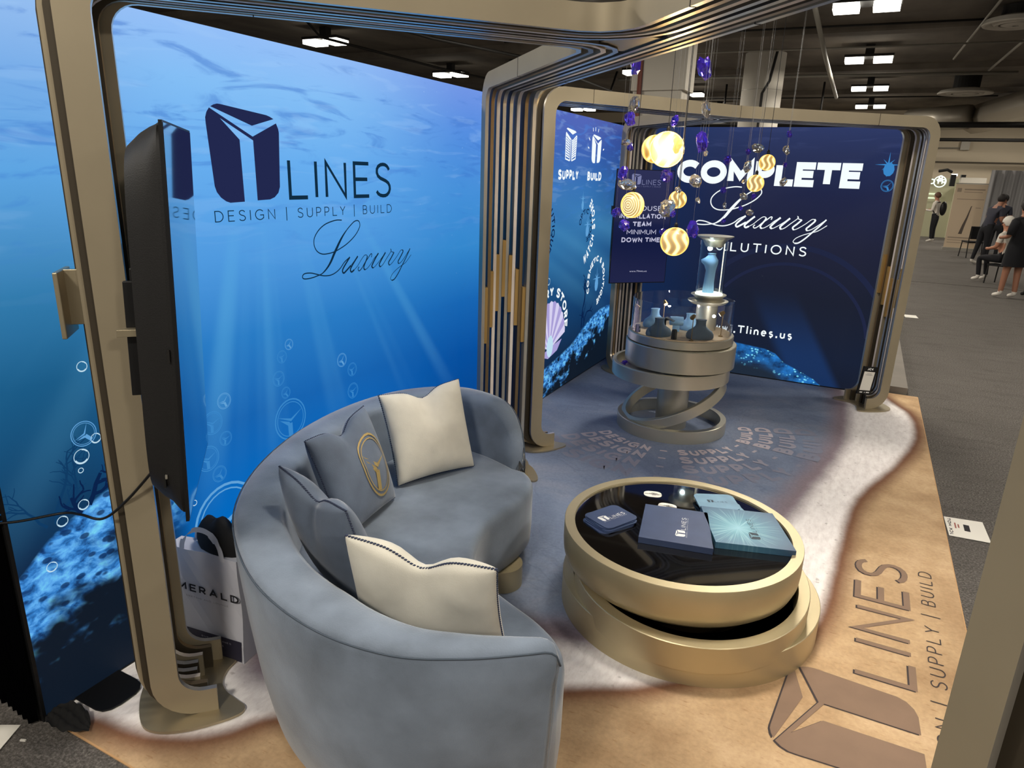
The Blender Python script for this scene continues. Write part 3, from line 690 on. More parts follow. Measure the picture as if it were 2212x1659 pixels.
# ------------------------------------------------------------------ ribbed canopies
TOP = 2.48
def fillet(A, K, B, r, n=14):
    d1 = (A-K).normalized(); d2 = (B-K).normalized(); ang = d1.angle(d2)
    if ang > 3.0: return [A, K, B]
    t = min(r/math.tan(ang/2), (A-K).length*.8, (B-K).length*.8); r = t*math.tan(ang/2)
    c = K+(d1+d2).normalized()*(r/math.sin(ang/2)); p = K+d1*t; q = K+d2*t
    a0 = math.atan2(p.y-c.y, p.x-c.x); a1 = math.atan2(q.y-c.y, q.x-c.x); da = a1-a0
    while da > PI: da -= 2*PI
    while da < -PI: da += 2*PI
    return [A]+[c+Vector((math.cos(a0+da*i/n), math.sin(a0+da*i/n)))*r for i in range(n+1)]+[B]
def make_rib(name, path, th, footA, footB, parent, zoff=0.0, mm=None, w=.09, wb=.085, wf=.095, joints=()):
    # arclength table
    Lc = [0]
    for a, b in zip(path, path[1:]): Lc.append(Lc[-1]+(b-a).length)
    S_ = Lc[-1]
    def at(s):
        s = max(0, min(S_, s)); i = 0
        while i < len(Lc)-2 and Lc[i+1] < s: i += 1
        t = (s-Lc[i])/max(1e-9, Lc[i+1]-Lc[i]); p = path[i].lerp(path[i+1], t)
        def dirn(j): return (path[j+1]-path[j]).normalized()
        d = dirn(i)
        if t < .5 and i > 0: d = (dirn(i-1)*(.5-t)+d*(.5+t)).normalized()
        elif t > .5 and i < len(path)-2: d = (d*(1.5-t)+dirn(i+1)*(t-.5)).normalized()
        return p, Vector((-d.y, d.x))
    Ro, Ri = .15, .08; H = TOP+zoff; z0 = .018
    O = []; I = []
    def seg(fo, fi, n, last=False):
        for k in range(n+(1 if last else 0)): t = k/n; O.append(fo(t)); I.append(fi(t))
    def half(foot, mirror):
        o = []; i = []
        def sg(fo, fi, n):
            for k in range(n): t = k/n; o.append(fo(t)); i.append(fi(t))
        sg(lambda t: (foot+(Ro-foot)*t, z0), lambda t: (foot+(w+Ri-foot)*t, z0+wf), 3)
        sg(lambda t: (Ro-Ro*math.sin(t*PI/2), z0+Ro-Ro*math.cos(t*PI/2)), lambda t: (w+Ri-Ri*math.sin(t*PI/2), z0+wf+Ri-Ri*math.cos(t*PI/2)), 7)
        sg(lambda t: (0, z0+Ro+(H-Ro-z0-Ro)*t), lambda t: (w, z0+wf+Ri+(H-wb-Ri-z0-wf-Ri)*t), 4)
        sg(lambda t: (Ro-Ro*math.cos(t*PI/2), H-Ro+Ro*math.sin(t*PI/2)), lambda t: (w+Ri-Ri*math.cos(t*PI/2), H-wb-Ri+Ri*math.sin(t*PI/2)), 7)
        return o, i
    oa, ia = half(footA, 0); ob, ib = half(footB, 1)
    O += oa; I += ia
    NB = 44
    for k in range(NB+1):
        t = k/NB; O.append((Ro+(S_-2*Ro)*t, H)); I.append((w+Ri+(S_-2*w-2*Ri)*t, H-wb))
    O += [(S_-s, z) for s, z in reversed(ob)]; I += [(S_-s, z) for s, z in reversed(ib)]
    V = []; F = []; MI = []
    for (so, zo), (si, zi) in zip(O, I):
        for s, z in ((so, zo), (si, zi)):
            p, nn = at(s)
            for sg_ in (-.5, .5): q = p+nn*th*sg_; V.append((q.x, q.y, z))
    N = len(O)
    for i in range(N-1):
        a = i*4; b = a+4
        F += [(a, b, b+1, a+1), (a+2, a+3, b+3, b+2), (a, a+2, b+2, b), (a+1, b+1, b+3, a+3)]; MI += [1, 1, 0, 0]
    F += [(0, 1, 3, 2), ((N-1)*4, (N-1)*4+2, (N-1)*4+3, (N-1)*4+1)]; MI += [0, 0]
    o = mobj(name, V, F, None, parent, mats=list(mm or (M_GOLDF, M_EDGE)), mi=MI)
    bm = bmesh.new(); bm.from_mesh(o.data); bmesh.ops.recalc_face_normals(bm, faces=bm.faces); bm.to_mesh(o.data); bm.free()
    o.data.polygons.foreach_set('use_smooth', [True]*len(o.data.polygons)); o.data.set_sharp_from_angle(angle=math.radians(35))
    for s in joints:
        p, nn = at(s); p2, _ = at(s+.005); ang = math.atan2(p2.y-p.y, p2.x-p.x)
        G().box((p.x, p.y, H-wb/2), (.0035, th+.002, wb+.002), ang).out('joint', M_SEAM, o)
    return at
def line_hit(p, d, q, e):
    c = d.x*e.y-d.y*e.x
    if abs(c) < .12: return None
    t = ((q.x-p.x)*e.y-(q.y-p.y)*e.x)/c
    return p+d*t
def canopy(root, C, ends, pairs):
    """C centre, ends {name: outer end}, pairs [(a, b, radii, joints)]"""
    C = Vector(C); E = {k: Vector(v) for k, v in ends.items()}; Dn = {k: (v-C).normalized() for k, v in E.items()}
    offs = (.144, .103, .062, .021)
    for a, b, rad, jt in pairs:
        for k, o in enumerate(offs):
            def side(x, y):
                n = Vector((-Dn[x].y, Dn[x].x))
                return n if n.dot(Dn[y]+Vector((0, 0))-Dn[x]*Dn[x].dot(Dn[y])) > 0 else -n
            na, nb = side(a, b), side(b, a)
            if abs(Dn[a].dot(Dn[b])+1) < .06:
                other = [q for q in E if q not in (a, b)][0]
                na = na if na.dot(Dn[other]) < 0 else -na; nb = nb if nb.dot(Dn[other]) < 0 else -nb
            bulge = .066*math.cos(PI/2*o/.144)
            A = E[a]+na*o+Dn[a]*bulge; B = E[b]+nb*o+Dn[b]*bulge
            K = line_hit(A, Dn[a], B, Dn[b]) or (C+(na+nb).normalized()*o)
            path = fillet(A, K, B, rad*(1+.25*k) if rad else 0)
            ft = (.21, .205, .20, .20)[k]
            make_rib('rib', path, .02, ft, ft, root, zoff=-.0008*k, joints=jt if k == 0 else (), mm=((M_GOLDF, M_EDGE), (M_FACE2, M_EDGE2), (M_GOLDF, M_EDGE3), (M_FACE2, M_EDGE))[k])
    h_ = [(C+Vector((math.cos(t), math.sin(t)))*.15) for t in [2*PI*i/20 for i in range(20)]]
    G().prism([(p.x, p.y) for p in h_], TOP-.08, TOP-.06).out('hub_plate', M_GOLD, root)
    for k, e in E.items():
        d = -Dn[k]; n = Vector((-d.y, d.x)); base = []
        def P(a, b): q = e+d*a+n*b; return (q.x, q.y)
        pts = [(.0, -.20), (-.05, -.14), (-.07, 0), (-.05, .14), (.0, .20), (.09, .225), (.2, .22), (.28, .20), (.30, .165), (.27, .12), (.23, .06), (.215, 0), (.23, -.06), (.27, -.12), (.30, -.165), (.28, -.20), (.2, -.22), (.09, -.225)]
        poly = [tuple(v[:2]) for v in catmull([Vector((*P(a, b), 0)) for a, b in pts], 4, True)]
        G().prism(poly, .0085, .0185).out('base_plate', M_GOLD, root)
    return E, Dn
near = tag(empty('rib_canopy', (-.84, 2.66, 0)), 'champagne metal ribbed arch canopy over the blue sofa and coffee table, nearest the camera', 'canopy')
far = tag(empty('rib_canopy', (-1.08, 5.85, 0)), 'champagne metal ribbed arch canopy around the far jewellery display corner', 'canopy')
def reparent(root):
    for c in [o for o in bpy.data.objects if o.parent == root]: c.matrix_parent_inverse = Matrix.Translation(-root.location)
NE_, ND = canopy(near, (-.84, 2.66), {'p1': (-2.104, 1.355), 'p2': (-2.008, 3.89), 'p4': (.439, 1.306)},
       [('p1', 'p4', .17, (.55, 2.05)), ('p1', 'p2', .10, (.5, 2.5)), ('p2', 'p4', 0, (.6, 2.2))])
FE_, FD = canopy(far, (-1.08, 5.85), {'q2': (-2.06, 4.34), 'q3': (.3235, 6.94), 'q5': (-2.13, 6.88)},
       [('q2', 'q3', .5, (.38, 1.75, 2.95)), ('q2', 'q5', .10, (.6,)), ('q5', 'q3', .1, (.9,))])
# gold inserts that bridge the gaps of the far sofa-side leg
e = NE_['p2']; d = -ND['p2']; nv = Vector((-d.y, d.x))
for i, (z0, z1) in enumerate(((.90, 1.258), (.999, 1.354), (1.10, 1.455), (1.19, 1.542), (1.091, 1.451), (1.007, 1.365), (.901, 1.254))):
    b = (-.1235+.0412*i); q = e+d*(.05-.06*math.cos(PI/2*min(1, abs(b)/.144)))+nv*b
    G().box((q.x, q.y, (z0+z1)/2), (.082, .0212, z1-z0), math.atan2(d.y, d.x)).out('spacer', M_SPACER, near)
e = FE_['q3']; d = -FD['q3']; nv = Vector((-d.y, d.x))
for i, (z0, z1) in enumerate(((1.02, 1.36), (.92, 1.26), (.82, 1.16))):
    for sg_ in (-1, 1):
        b = sg_*(.1235-.0412*i); q = e+d*(.05-.06*math.cos(PI/2*min(1, abs(b)/.144)))+nv*b
        G().box((q.x, q.y, (z0+z1)/2), (.082, .0212, z1-z0), math.atan2(d.y, d.x)).out('spacer', M_SPACER, far)
# clamp plate on the outer side of the near left leg
e = NE_['p1']; d = ND['p1']; nv = Vector((-d.y, d.x)); a = math.atan2(d.y, d.x)
q = e+d*.045+Vector((.707, -.707))*.03
G().box((q.x, q.y, 1.535), (.10, .016, .17), a).out('clamp_bracket', M_GOLD, near, bevel=.002)
q = e+d*.10+Vector((.707, -.707))*.035
G().box((q.x, q.y, 1.52), (.014, .15, .20), a).out('clamp_plate', M_GOLD, near, bevel=.003)
reparent(near); reparent(far)

# ------------------------------------------------------------------ wall screens on the legs
def screen(root, c, facing, W, Hh, zc, depth, smat, tilt=0):
    """upright portrait screen, centre c (x,y), facing = unit vector out of the glass"""
    f = Vector((facing[0], facing[1])).normalized(); s = Vector((-f.y, f.x))
    def L(u, v, d): q = Vector(c)+s*u+f*(d+tilt*(v-Hh/2)); return Vector((q.x, q.y, zc+v))
    V = []; F = []
    g = G()
    # shallow shell: stepped bulge toward the back
    prof = [(0, 1, 1), (-.012, 1, 1), (-.02, .985, .99), (-.045, .965, .982), (-.068, .92, .955), (-depth, .84, .90)]
    n = 40
    for d, ku, kv in prof:
        for k in range(n):
            t = 2*PI*k/n; cx, sy = math.cos(t), math.sin(t); ex = .18 if d > -.04 else .35
            g.V.append(L(W/2*ku*math.copysign(abs(cx)**ex, cx), Hh/2*kv*math.copysign(abs(sy)**ex, sy), d))
    for i in range(len(prof)-1):
        for k in range(n): g.F.append((i*n+k, i*n+(k+1) % n, (i+1)*n+(k+1) % n, (i+1)*n+k))
    g.F.append(tuple(range(n))); g.F.append(tuple((len(prof)-1)*n+k for k in reversed(range(n))))
    g.out('housing', M_TVBACK, root, auto=30)
    def bx(name, u0, u1, v0, v1, d0, d1, m, bev=0):
        gg = G(); P = []
        for d in (d0, d1):
            for u, v in ((u0, v0), (u1, v0), (u1, v1), (u0, v1)): gg.V.append(L(u, v, d))
        gg.F = [(0, 1, 2, 3), (4, 7, 6, 5), (0, 4, 5, 1), (1, 5, 6, 2), (2, 6, 7, 3), (3, 7, 4, 0)]
        return gg.out(name, m, root, bevel=bev)
    bx('bezel', -W/2, W/2, -Hh/2, Hh/2, -.003, .006, M_BLACK)
    bx('glass', -W/2+.006, W/2-.006, -Hh/2+.008, Hh/2-.006, .005, .0075, smat)
    return L, bx
S1 = tag(empty('television', (-1.82, 1.45, 0)), 'large dark television seen from its side and back, hung on the near left rib leg', 'television')
L, bx = screen(S1, (-1.82, 1.45), (.707, .707), .622, 1.10, 1.49, .10, M_SCREEN, .039)
gv = G()
for i in range(24):
    for j in range(2):
        gv.V += [L(-.25+.012*0, 0, 0)]*0
for i in range(30):
    v = -.1+i*.014
    for u in (-.222, -.2, -.178, -.156): pass
for v0, v1 in ((.02, .34), (-.45, -.2)):
    bx('vent_grille', -.295+.012, -.23, v0, v1, -.058, -.052, mat('vent_dark', (9, 9, 9), .7))
bx('mount_arm', -.12, .12, -.16, .16, -.13, -.08, M_BLACK, .004)
bx('mount_rail', -.17, -.15, -.2, .13, -.14, -.085, M_BLACK, .002); bx('mount_rail', .15, .17, -.2, .2, -.14, -.085, M_BLACK, .002)
bx('mount_bracket', -.2, -.16, -.02, .0, -.16, -.08, M_GOLD, .001)
bx('port', -.318, -.300, -.07, -.035, -.02, -.014, M_DARKMET); bx('socket', -.29, -.25, -.42, -.408, -.052, -.046, M_PIPE)
S2 = tag(empty('monitor', (-1.96, 6.71, 0)), 'portrait screen with white slogans on navy, mounted on the back corner leg', 'monitor')
def slide_mat():
    n = NT('navy_slide_screen'); x, y, z, P = n.pos()
    c = n.ramp(n.mapr(z, .9, 2.0), [(0, (26, 34, 78)), (.4, (22, 30, 70)), (1, (38, 44, 90))])
    n.emit(c, .8); n.P.inputs['Roughness'].default_value = .05; n.P.inputs['Specular IOR Level'].default_value = .5; return n.m
L, bx = screen(S2, (-1.955, 6.715), (.707, -.707), .62, 1.08, 1.475, .07, slide_mat())
M_SLIDE = emis('slide_lettering', (196, 196, 222), .95); M_SLIDE2 = emis('slide_logo', (130, 134, 176), .9)
SCR = lambda u, v: L(-u if False else u, v, .0085)
def slide(s, v, W, h, fat, m=None, sl=0):
    q, w0 = text2d(s, 1, fat, .16, 1, slant=sl)
    # reading direction runs along +s of the screen seen from the front
    flat('lettering', [[(sgn*(-W/2+p[0]*W/w0), v+p[1]*h) for p in qq] for qq in q], SCR, m or M_SLIDE, S2)
sgn = 1
slide('IN HOUSE', .16, .40, .046, .13); slide('INSTALLATION', .085, .50, .046, .22); slide('TEAM', .01, .20, .046, .24)
slide('MINIMUM', -.065, .32, .046, .12); slide('DOWN TIME', -.14, .42, .046, .22); slide('www.Tlines.us', -.43, .19, .016, .14)
flat('logo_print', [[(sgn*(-.15+p[0]), .40+p[1]) for p in q] for q in logo2d(.10)], SCR, M_SLIDE2, S2)
bx('mount_arm', -.1, .1, -.12, .12, -.17, -.065, M_BLACK, .004)
bx('side_latch', -.325, -.305, .12, .2, -.03, .0, M_BLACK)

for r_ in (S1, S2):
    for c in [o for o in bpy.data.objects if o.parent == r_]: c.matrix_parent_inverse = Matrix.Translation(-r_.location)
# cable slung from the television past the wall print
cp = catmull([(-1.86, 1.3, 1.04), (-1.975, 1.25, .9), (-2.086, 1.23, .813), (-2.19, 1.22, .805), (-2.26, 1.2, .80), (-2.34, 1.08, .80), (-2.42, .98, .83), (-2.55, .9, .93)], 8)
tag(G().tube(cp, .0045, 6).out('power_cable', M_BLACK, smooth=True), 'thin black cable drooping from the television across the reef print', 'cable')
# dark floor foot of the wall print
g = G(); poly = [(-2.36, 1.36), (-2.25, 1.36), (-2.22, 1.354), (-2.197, 1.335), (-2.187, 1.31), (-2.185, 1.25), (-2.192, 1.215), (-2.21, 1.193), (-2.24, 1.185), (-2.36, 1.185)]
tag(g.prism(poly, .009, .016).out('floor_plate', M_BLACK, bevel=.002), 'flat black rounded foot plate under the near end of the ocean wall', 'stand')
# gaffer cloth bunched at the carpet corner
bm = bmesh.new(); bmesh.ops.create_grid(bm, x_segments=18, y_segments=10, size=.5)
for v in bm.verts:
    x, y = v.co.x, v.co.y; k = 1-.75*abs(x*2)**2
    v.co = Vector((-2.27+x*.2-.03*y, 1.105+x*.03+y*.11*max(.15, k), .012+.028*max(0, k)*(1+math.sin(x*31)*.25+math.sin(y*19+x*9)*.3)))
tag(bobj('cloth', bm, mat('black_cloth', (22, 21, 20), .95), smooth=True), 'bunched black cloth at the near left corner of the booth carpet', 'cloth')
tag(G().box((-2.45, .93, .004), (.16, .12, .002), .5).out('paper_sheet', M_WHITE), 'white paper corner on the dark carpet at the lower left', 'paper')
tag(G().box((-2.33, .985, .004), (.02, .006, .006), .4).out('litter_scrap', M_WHITE), 'tiny white scrap on the dark carpet near the paper', 'litter')
# black drape hung beside the wall end and a red seat behind it
bm = bmesh.new(); bmesh.ops.create_grid(bm, x_segments=60, y_segments=4, size=.5)
for v in bm.verts:
    x, y = v.co.x, v.co.y; v.co = Vector((-2.52-x*.35-.02, 1.06-.03*abs(x)+.014*math.sin(x*60), 1.22+y*2.42))
dr = bobj('drape', bm, mat('black_drape', (3, 3, 4), 1, spec=0), smooth=True); tag(dr, 'black pipe and drape curtain at the left edge of the photo', 'curtain')
G().tube([(-2.3-.06, 1.07, 2.43), (-2.9, 1.07, 2.43)], .018, 10).out('rail', M_PIPE, dr)
rs = tag(empty('stool', (-2.64, .86, 0)), 'dark red round seat half hidden in shadow at the left edge', 'seat')
G().lathe([(.0, .43), (.12, .43), (.14, .41), (.145, .39), (.13, .36), (0, .36)], n=32).out('seat', mat('dark_red_vinyl', (112, 30, 22), .5), rs, smooth=True)
G().lathe([(.02, .36), (.02, .02)], n=12).lathe([(.13, 0), (.13, .012), (.03, .025), (.02, .03)], n=28).out('stem', M_DARKMET, rs, auto=40)
for t in ('drape',): pass

# ------------------------------------------------------------------ sofa
SO = empty('curved_sofa', (-1.5, 2.2, 0)); tag(SO, 'curved blue grey velvet sofa with wraparound back, under the rib canopy', 'sofa')
OUT = catmull([(-1.43,3.10,0),(-1.50,3.165,0),(-1.62,3.245,0),(-1.78,3.31,0),(-1.95,3.32,0),(-2.12,3.22,0),(-2.25,3.02,0),(-2.305,2.72,0),(-2.28,2.38,0),(-2.19,2.07,0),(-2.05,1.79,0),(-1.87,1.56,0),(-1.65,1.385,0),(-1.42,1.265,0),(-1.16,1.205,0),(-.93,1.222,0),(-.76,1.30,0),(-.63,1.39,0),(-.545,1.46,0)], 6)
def back_h(s, L):
    ra, rb = .30, .05; h = .745
    if s < ra: t = 1-s/ra; h = .44+.305*math.sqrt(max(0, 1-t*t))
    if L-s < rb: t = 1-(L-s)/rb; h = .745-.05+.05*math.sqrt(max(0, 1-t*t))
    return h
sl = [0]
for a, b in zip(OUT, OUT[1:]): sl.append(sl[-1]+(b-a).length)
LT = sl[-1]
def inward(i):
    a = OUT[max(0, i-1)]; b = OUT[min(len(OUT)-1, i+1)]; d = (b-a).normalized(); return Vector((-d.y, d.x, 0))*1
V = []; F = []; INN = []; SEAM = []
cen = Vector((-1.35, 2.3, 0))
for i, p in enumerate(OUT):
    n_ = inward(i)
    if n_.dot(cen-p) < 0: n_ = -n_
    s = sl[i]; h = back_h(s, LT)
    t = .055+.125*min(1, min(s/.55, (LT-s)/.75))**.8
    prof = [(.075, .05), (.045, .22), (.022, .42), (.004, min(.62, h-.05)), (0, h-.035), (.006, h-.014), (.022, h), (t*.5, h+.004), (t-.024, h), (t-.006, h-.014), (t, h-.036), (t+.012, min(.55, h-.05)), (t+.02, .40), (t+.02, .05)]
    for a, z in prof: q = p+n_*a; V.append((q.x, q.y, max(z, .05)))
    INN.append(p+n_*(t+.005)); SEAM.append((p+n_*.001)+Vector((0, 0, h-.016)))
K = 14
for i in range(len(OUT)-1):
    for k in range(K): F.append((i*K+k, i*K+(k+1) % K, (i+1)*K+(k+1) % K, (i+1)*K+k))
F.append(tuple(range(K))); F.append(tuple((len(OUT)-1)*K+k for k in reversed(range(K))))
o = mobj('backrest', V, F, M_BLUE, SO)
bm = bmesh.new(); bm.from_mesh(o.data); bmesh.ops.recalc_face_normals(bm, faces=bm.faces)
bmesh.ops.bevel(bm, geom=[e for e in bm.edges if len(e.link_faces) == 2 and e.calc_face_angle(0) > 1.2], offset=.018, segments=3, affect='EDGES', profile=.5)
bm.to_mesh(o.data); bm.free()
o.data.polygons.foreach_set('use_smooth', [True]*len(o.data.polygons))
G().tube(SEAM, .0028, 6).out('piping', M_SEAMB, SO, smooth=True)
front = catmull([(-.585,1.56,0),(-.62,1.70,0),(-.68,1.83,0),(-.80,1.92,0),(-.96,1.99,0),(-1.10,2.06,0),(-1.21,2.17,0),(-1.275,2.32,0),(-1.30,2.45,0),(-1.285,2.57,0),(-1.268,2.72,0),(-1.28,2.86,0),(-1.33,2.98,0),(-1.40,3.05,0)], 5)
ring = [p.copy() for p in INN]+front
def inset(P, d):
    N = len(P); R = []
    for i in range(N):
        a, b = P[i-1], P[(i+1) % N]; t = (b-a)
        if t.length < 1e-6: R.append(P[i].copy()); continue
        t.normalize(); n_ = Vector((-t.y, t.x, 0))
        R.append(P[i]+n_*d)
    return R
area2 = sum(a.x*b.y-b.x*a.y for a, b in zip(ring, ring[1:]+ring[:1])); sg0 = 1 if area2 > 0 else -1
lev = [(.02, .115), (.004, .14), (0, .2), (0, .395), (.004, .415), (.012, .43), (.026, .439), (.04, .442)]
V = []; F = []; N = len(ring)
for dd, z in lev:
    for p in inset(ring, dd*sg0): V.append((p.x, p.y, z))
for j in range(len(lev)-1):
    for i in range(N): F.append((j*N+i, j*N+(i+1) % N, (j+1)*N+(i+1) % N, (j+1)*N+i))
F.append(tuple((len(lev)-1)*N+i for i in range(N))); F.append(tuple(reversed(range(N))))
o = mobj('seat', V, F, M_BLUE, SO)
bm = bmesh.new(); bm.from_mesh(o.data); bmesh.ops.recalc_face_normals(bm, faces=bm.faces); bmesh.ops.triangulate(bm, faces=[f for f in bm.faces if len(f.verts) > 4]); bm.to_mesh(o.data); bm.free()
o.data.polygons.foreach_set('use_smooth', [True]*len(o.data.polygons)); o.data.set_sharp_from_angle(angle=math.radians(50))
for x, y in ((-1.33, 2.66), (-.86, 1.72), (-1.95, 2.75), (-1.6, 1.75), (-1.50, 3.07)):
    G().lathe([(.0, .0075), (.10, .0075), (.10, .12), (0, .12)] if (x, y) != (-1.50, 3.07) else [(0, .0075), (.03, .0075), (.03, .12), (0, .12)], (x, y, 0), 32).out('foot', M_GOLDT, SO, auto=40)
def rep(root):
    for c in [o for o in bpy.data.objects if o.parent == root]: c.matrix_parent_inverse = Matrix.Translation(-root.location)
rep(SO)

# ------------------------------------------------------------------ cushions
for m_ in (M_CREAM, M_BLUE2):
    nt_ = m_.node_tree; b_ = nt_.nodes['Principled BSDF']; old = [n_ for n_ in nt_.nodes if n_.bl_idname == 'ShaderNodeBump'][0]
    nn_ = nt_.nodes.new('ShaderNodeTexNoise'); nn_.inputs['Scale'].default_value = 6; nn_.inputs['Detail'].default_value = 1; nn_.inputs['Distortion'].default_value = .3
    nb_ = nt_.nodes.new('ShaderNodeBump'); nb_.inputs['Strength'].default_value = .4; nb_.inputs['Distance'].default_value = .03
    tc_ = nt_.nodes.new('ShaderNodeTexCoord'); nt_.links.new(tc_.outputs['Object'], nn_.inputs['Vector']); nt_.links.new(nn_.outputs[0], nb_.inputs['Height'])
    nt_.links.new(old.outputs[0], nb_.inputs['Normal']); nt_.links.new(nb_.outputs[0], b_.inputs['Normal'])
def cushion(name, BL, BR, TR, TL, m, label, thick=.085, chop=.11, cordm=None, emb=None, cx=0.0, tw=.3):
    BL, BR, TR, TL = map(Vector, (BL, BR, TR, TL)); n_ = ((BR-BL).cross(TL-BL)).normalized()
    def S3(u, v, side):
        # pull edges in between the corners, leave pointed ears
        uu = u*(1-.055*(1-v*v)); vv = v*(1-.055*(1-u*u))
        g = math.exp(-((u-cx)/.30)**2); vv -= chop*2/.45*.45*g*max(0, (v+.15)/1.15)**2*1.0
        a, b = (uu+1)/2, (vv+1)/2
        p = BL*(1-a)*(1-b)+BR*a*(1-b)+TR*a*b+TL*(1-a)*b
        e = (1-u*u)*(1-v*v); th = thick*(max(0, e)**.38)*(1-.55*g*max(0, v))
        return p+n_*side*th
    N = 26; V = []; F = []
    idx = {}
    def vid(i, j, s):
        u, v = -1+2*i/N, -1+2*j/N
        if i in (0, N) or j in (0, N): s = 0
        k = (i, j, s)
        if k not in idx:
            u2, v2 = math.copysign(abs(math.sin(u*PI/2)), u), math.copysign(abs(math.sin(v*PI/2)), v)
            idx[k] = len(V); V.append(S3(u2, v2, s))
        return idx[k]
    for s in (1, -1):
        for i in range(N):
            for j in range(N):
                q = (vid(i, j, s), vid(i+1, j, s), vid(i+1, j+1, s), vid(i, j+1, s)); F.append(q if s > 0 else tuple(reversed(q)))
    root = empty(name, ((BL+BR)/2)); tag(root, label, 'cushion', 'cushions on the sofa')
    mobj('cover', V, F, m, root, smooth=True)
    if cordm:
        # twisted cord: small beads along the seam, counted as one trim
        path = [S3(-1+2*k/40, -1, 0) for k in range(40)]+[S3(1, -1+2*k/40, 0) for k in range(40)]+[S3(1-2*k/40, 1, 0) for k in range(40)]+[S3(-1, 1-2*k/40, 0) for k in range(40)]
        path.append(path[0]); gg = G(); L_ = [0]
        for a, b in zip(path, path[1:]): L_.append(L_[-1]+(b-a).length)
        st = .0105; k = 0; s = 0
        while s < L_[-1]:
            while k < len(L_)-2 and L_[k+1] < s: k += 1
            p = path[k].lerp(path[k+1], (s-L_[k])/max(1e-6, L_[k+1]-L_[k])); d = (path[k+1]-path[k]).normalized()
            d2 = (d+n_*.6).normalized()
            gg.tube([p-d2*.0055, p, p+d2*.0055], [.0015, .0042, .0015], 5); s += st
        o = gg.out('corded_trim', cordm, root, smooth=True); o['kind'] = 'stuff'
    if emb: flat('embroidery', emb, lambda u, v: S3(u, v, 1)+n_*.004, M_EMB, root)
    for c in [o for o in bpy.data.objects if o.parent == root]: c.matrix_parent_inverse = Matrix.Translation(-root.location)
    return root
cushion('cushion', (-1.85,2.53,.455), (-1.65,2.93,.455), (-1.81,3.03,.885), (-2.01,2.60,.875), M_CREAM, 'cream velvet cushion standing upright at the far end of the sofa', cordm=M_CORD, chop=.1)
EQ = [[(p[0], p[1]) for p in q] for q in emblem2d(0, 0, .66, -.3)]
EQ = [[(p[0]*.72+.30, p[1]-.06) for p in q] for q in EQ]
cushion('cushion', (-1.73,1.98,.455), (-1.79,2.42,.455), (-1.96,2.42,.88), (-1.92,1.99,.86), M_BLUE2, 'slate blue cushion with large gold round emblem leaning on the sofa back', cordm=M_CORD, emb=EQ, chop=.11)
cushion('cushion', (-1.66,1.80,.455), (-1.26,1.66,.455), (-1.33,1.54,.90), (-1.76,1.69,.90), M_BLUE2, 'plain slate blue cushion seen from behind, between emblem cushion and front cream cushion', cordm=M_CORD, chop=.1)
cushion('cushion', (-1.31,1.58,.455), (-.80,1.67,.455), (-.765,1.50,.885), (-1.25,1.44,.885), M_CREAM, 'cream velvet cushion at the near end of the sofa, dented along its top', cordm=M_CORD, chop=.135)

# ------------------------------------------------------------------ coffee table
CT = empty('coffee_table', (-.54, 2.90, 0)); tag(CT, 'round gold ringed coffee table with smoked glass top in front of the sofa', 'table')
c0 = Vector((-.542, 2.899, 0))
G().lathe([(.585, .0065), (.585, .142), (.582, .145), (.537, .145), (.535, .142), (.535, .0065)], (-.495, 2.948, 0), 96, closed=True).out('base_ring', M_GOLDT, CT, auto=40)
G().lathe([(.535, .05), (.3, .05), (.3, .20)], (-.495, 2.948, 0), 64).out('inner_drum', mat('dark_bronze', (70, 58, 40), .3, .8), CT, auto=40)
Rm = Matrix.Rotation(math.radians(4.7), 3, Vector((1, .15, 0)).normalized())
G().lathe([(.515, -.062), (.515, .06), (.512, .063), (.467, .063), (.465, .06), (.465, -.062)], (-.475, 2.85, .192), 96, Rm, closed=True).out('tilted_ring', M_GOLDT, CT, auto=40)
G().lathe([(.30, .19), (.42, .205), (.485, .23), (.515, .258), (.527, .29), (.530, .33), (.530, .418), (.528, .422), (.484, .422), (.482, .418), (.482, .404), (.47, .404), (.3, .404)], (c0.x, c0.y, 0), 96).out('bowl_ring', M_GOLDT, CT, auto=38)
G().lathe([(0, .398), (.482, .398), (.482, .4125), (0, .4125)], (c0.x, c0.y, 0), 96).out('glass_top', M_GLASSTOP, CT, auto=40)
rep(CT)
ZT = .4128
def slab(name, corners, h, m, z=ZT, bevel=.001):
    return G().prism([tuple(c) for c in corners], z, z+h).out(name, m, bevel=bevel)
def affine(BLc, BRc, TLc):
    B, R_, T = Vector(BLc), Vector(BRc), Vector(TLc)
    return lambda u, v: B+(R_-B)*u+(T-B)*v
def book(name, cs, h, m, label, ink, rays=False):
    root = empty(name, (sum(c[0] for c in cs)/4, sum(c[1] for c in cs)/4, ZT)); tag(root, label, 'book')
    slab('cover', cs, h, m).parent = root
    ins = [tuple(Vector(c).lerp(Vector((root.location.x, root.location.y)), .02)) for c in cs]
    f = affine(cs[1], cs[2], cs[0])  # u along the near edge, v away
    zt = ZT+h+.0006
    # the writing climbs away from the viewer
    q = logo2d(.30)
    P = lambda u, v: Vector((*f(.62-.45*v*1.0+.0, .18+u*.95*.62), zt))
    flat('logo_print', q, P, ink, root)
    flat('lettering', [[(x*.12, y*.0) for x, y in qq] for qq in []] or [[(0, 0), (.001, 0), (.001, .001)]], P, ink, root)
    for c in root.children: c.matrix_parent_inverse = Matrix.Translation(-root.location)
    return root, f, zt
M_BNAVY = mat('navy_book_cover', (52, 66, 98), .45, var=.1, scale=9)
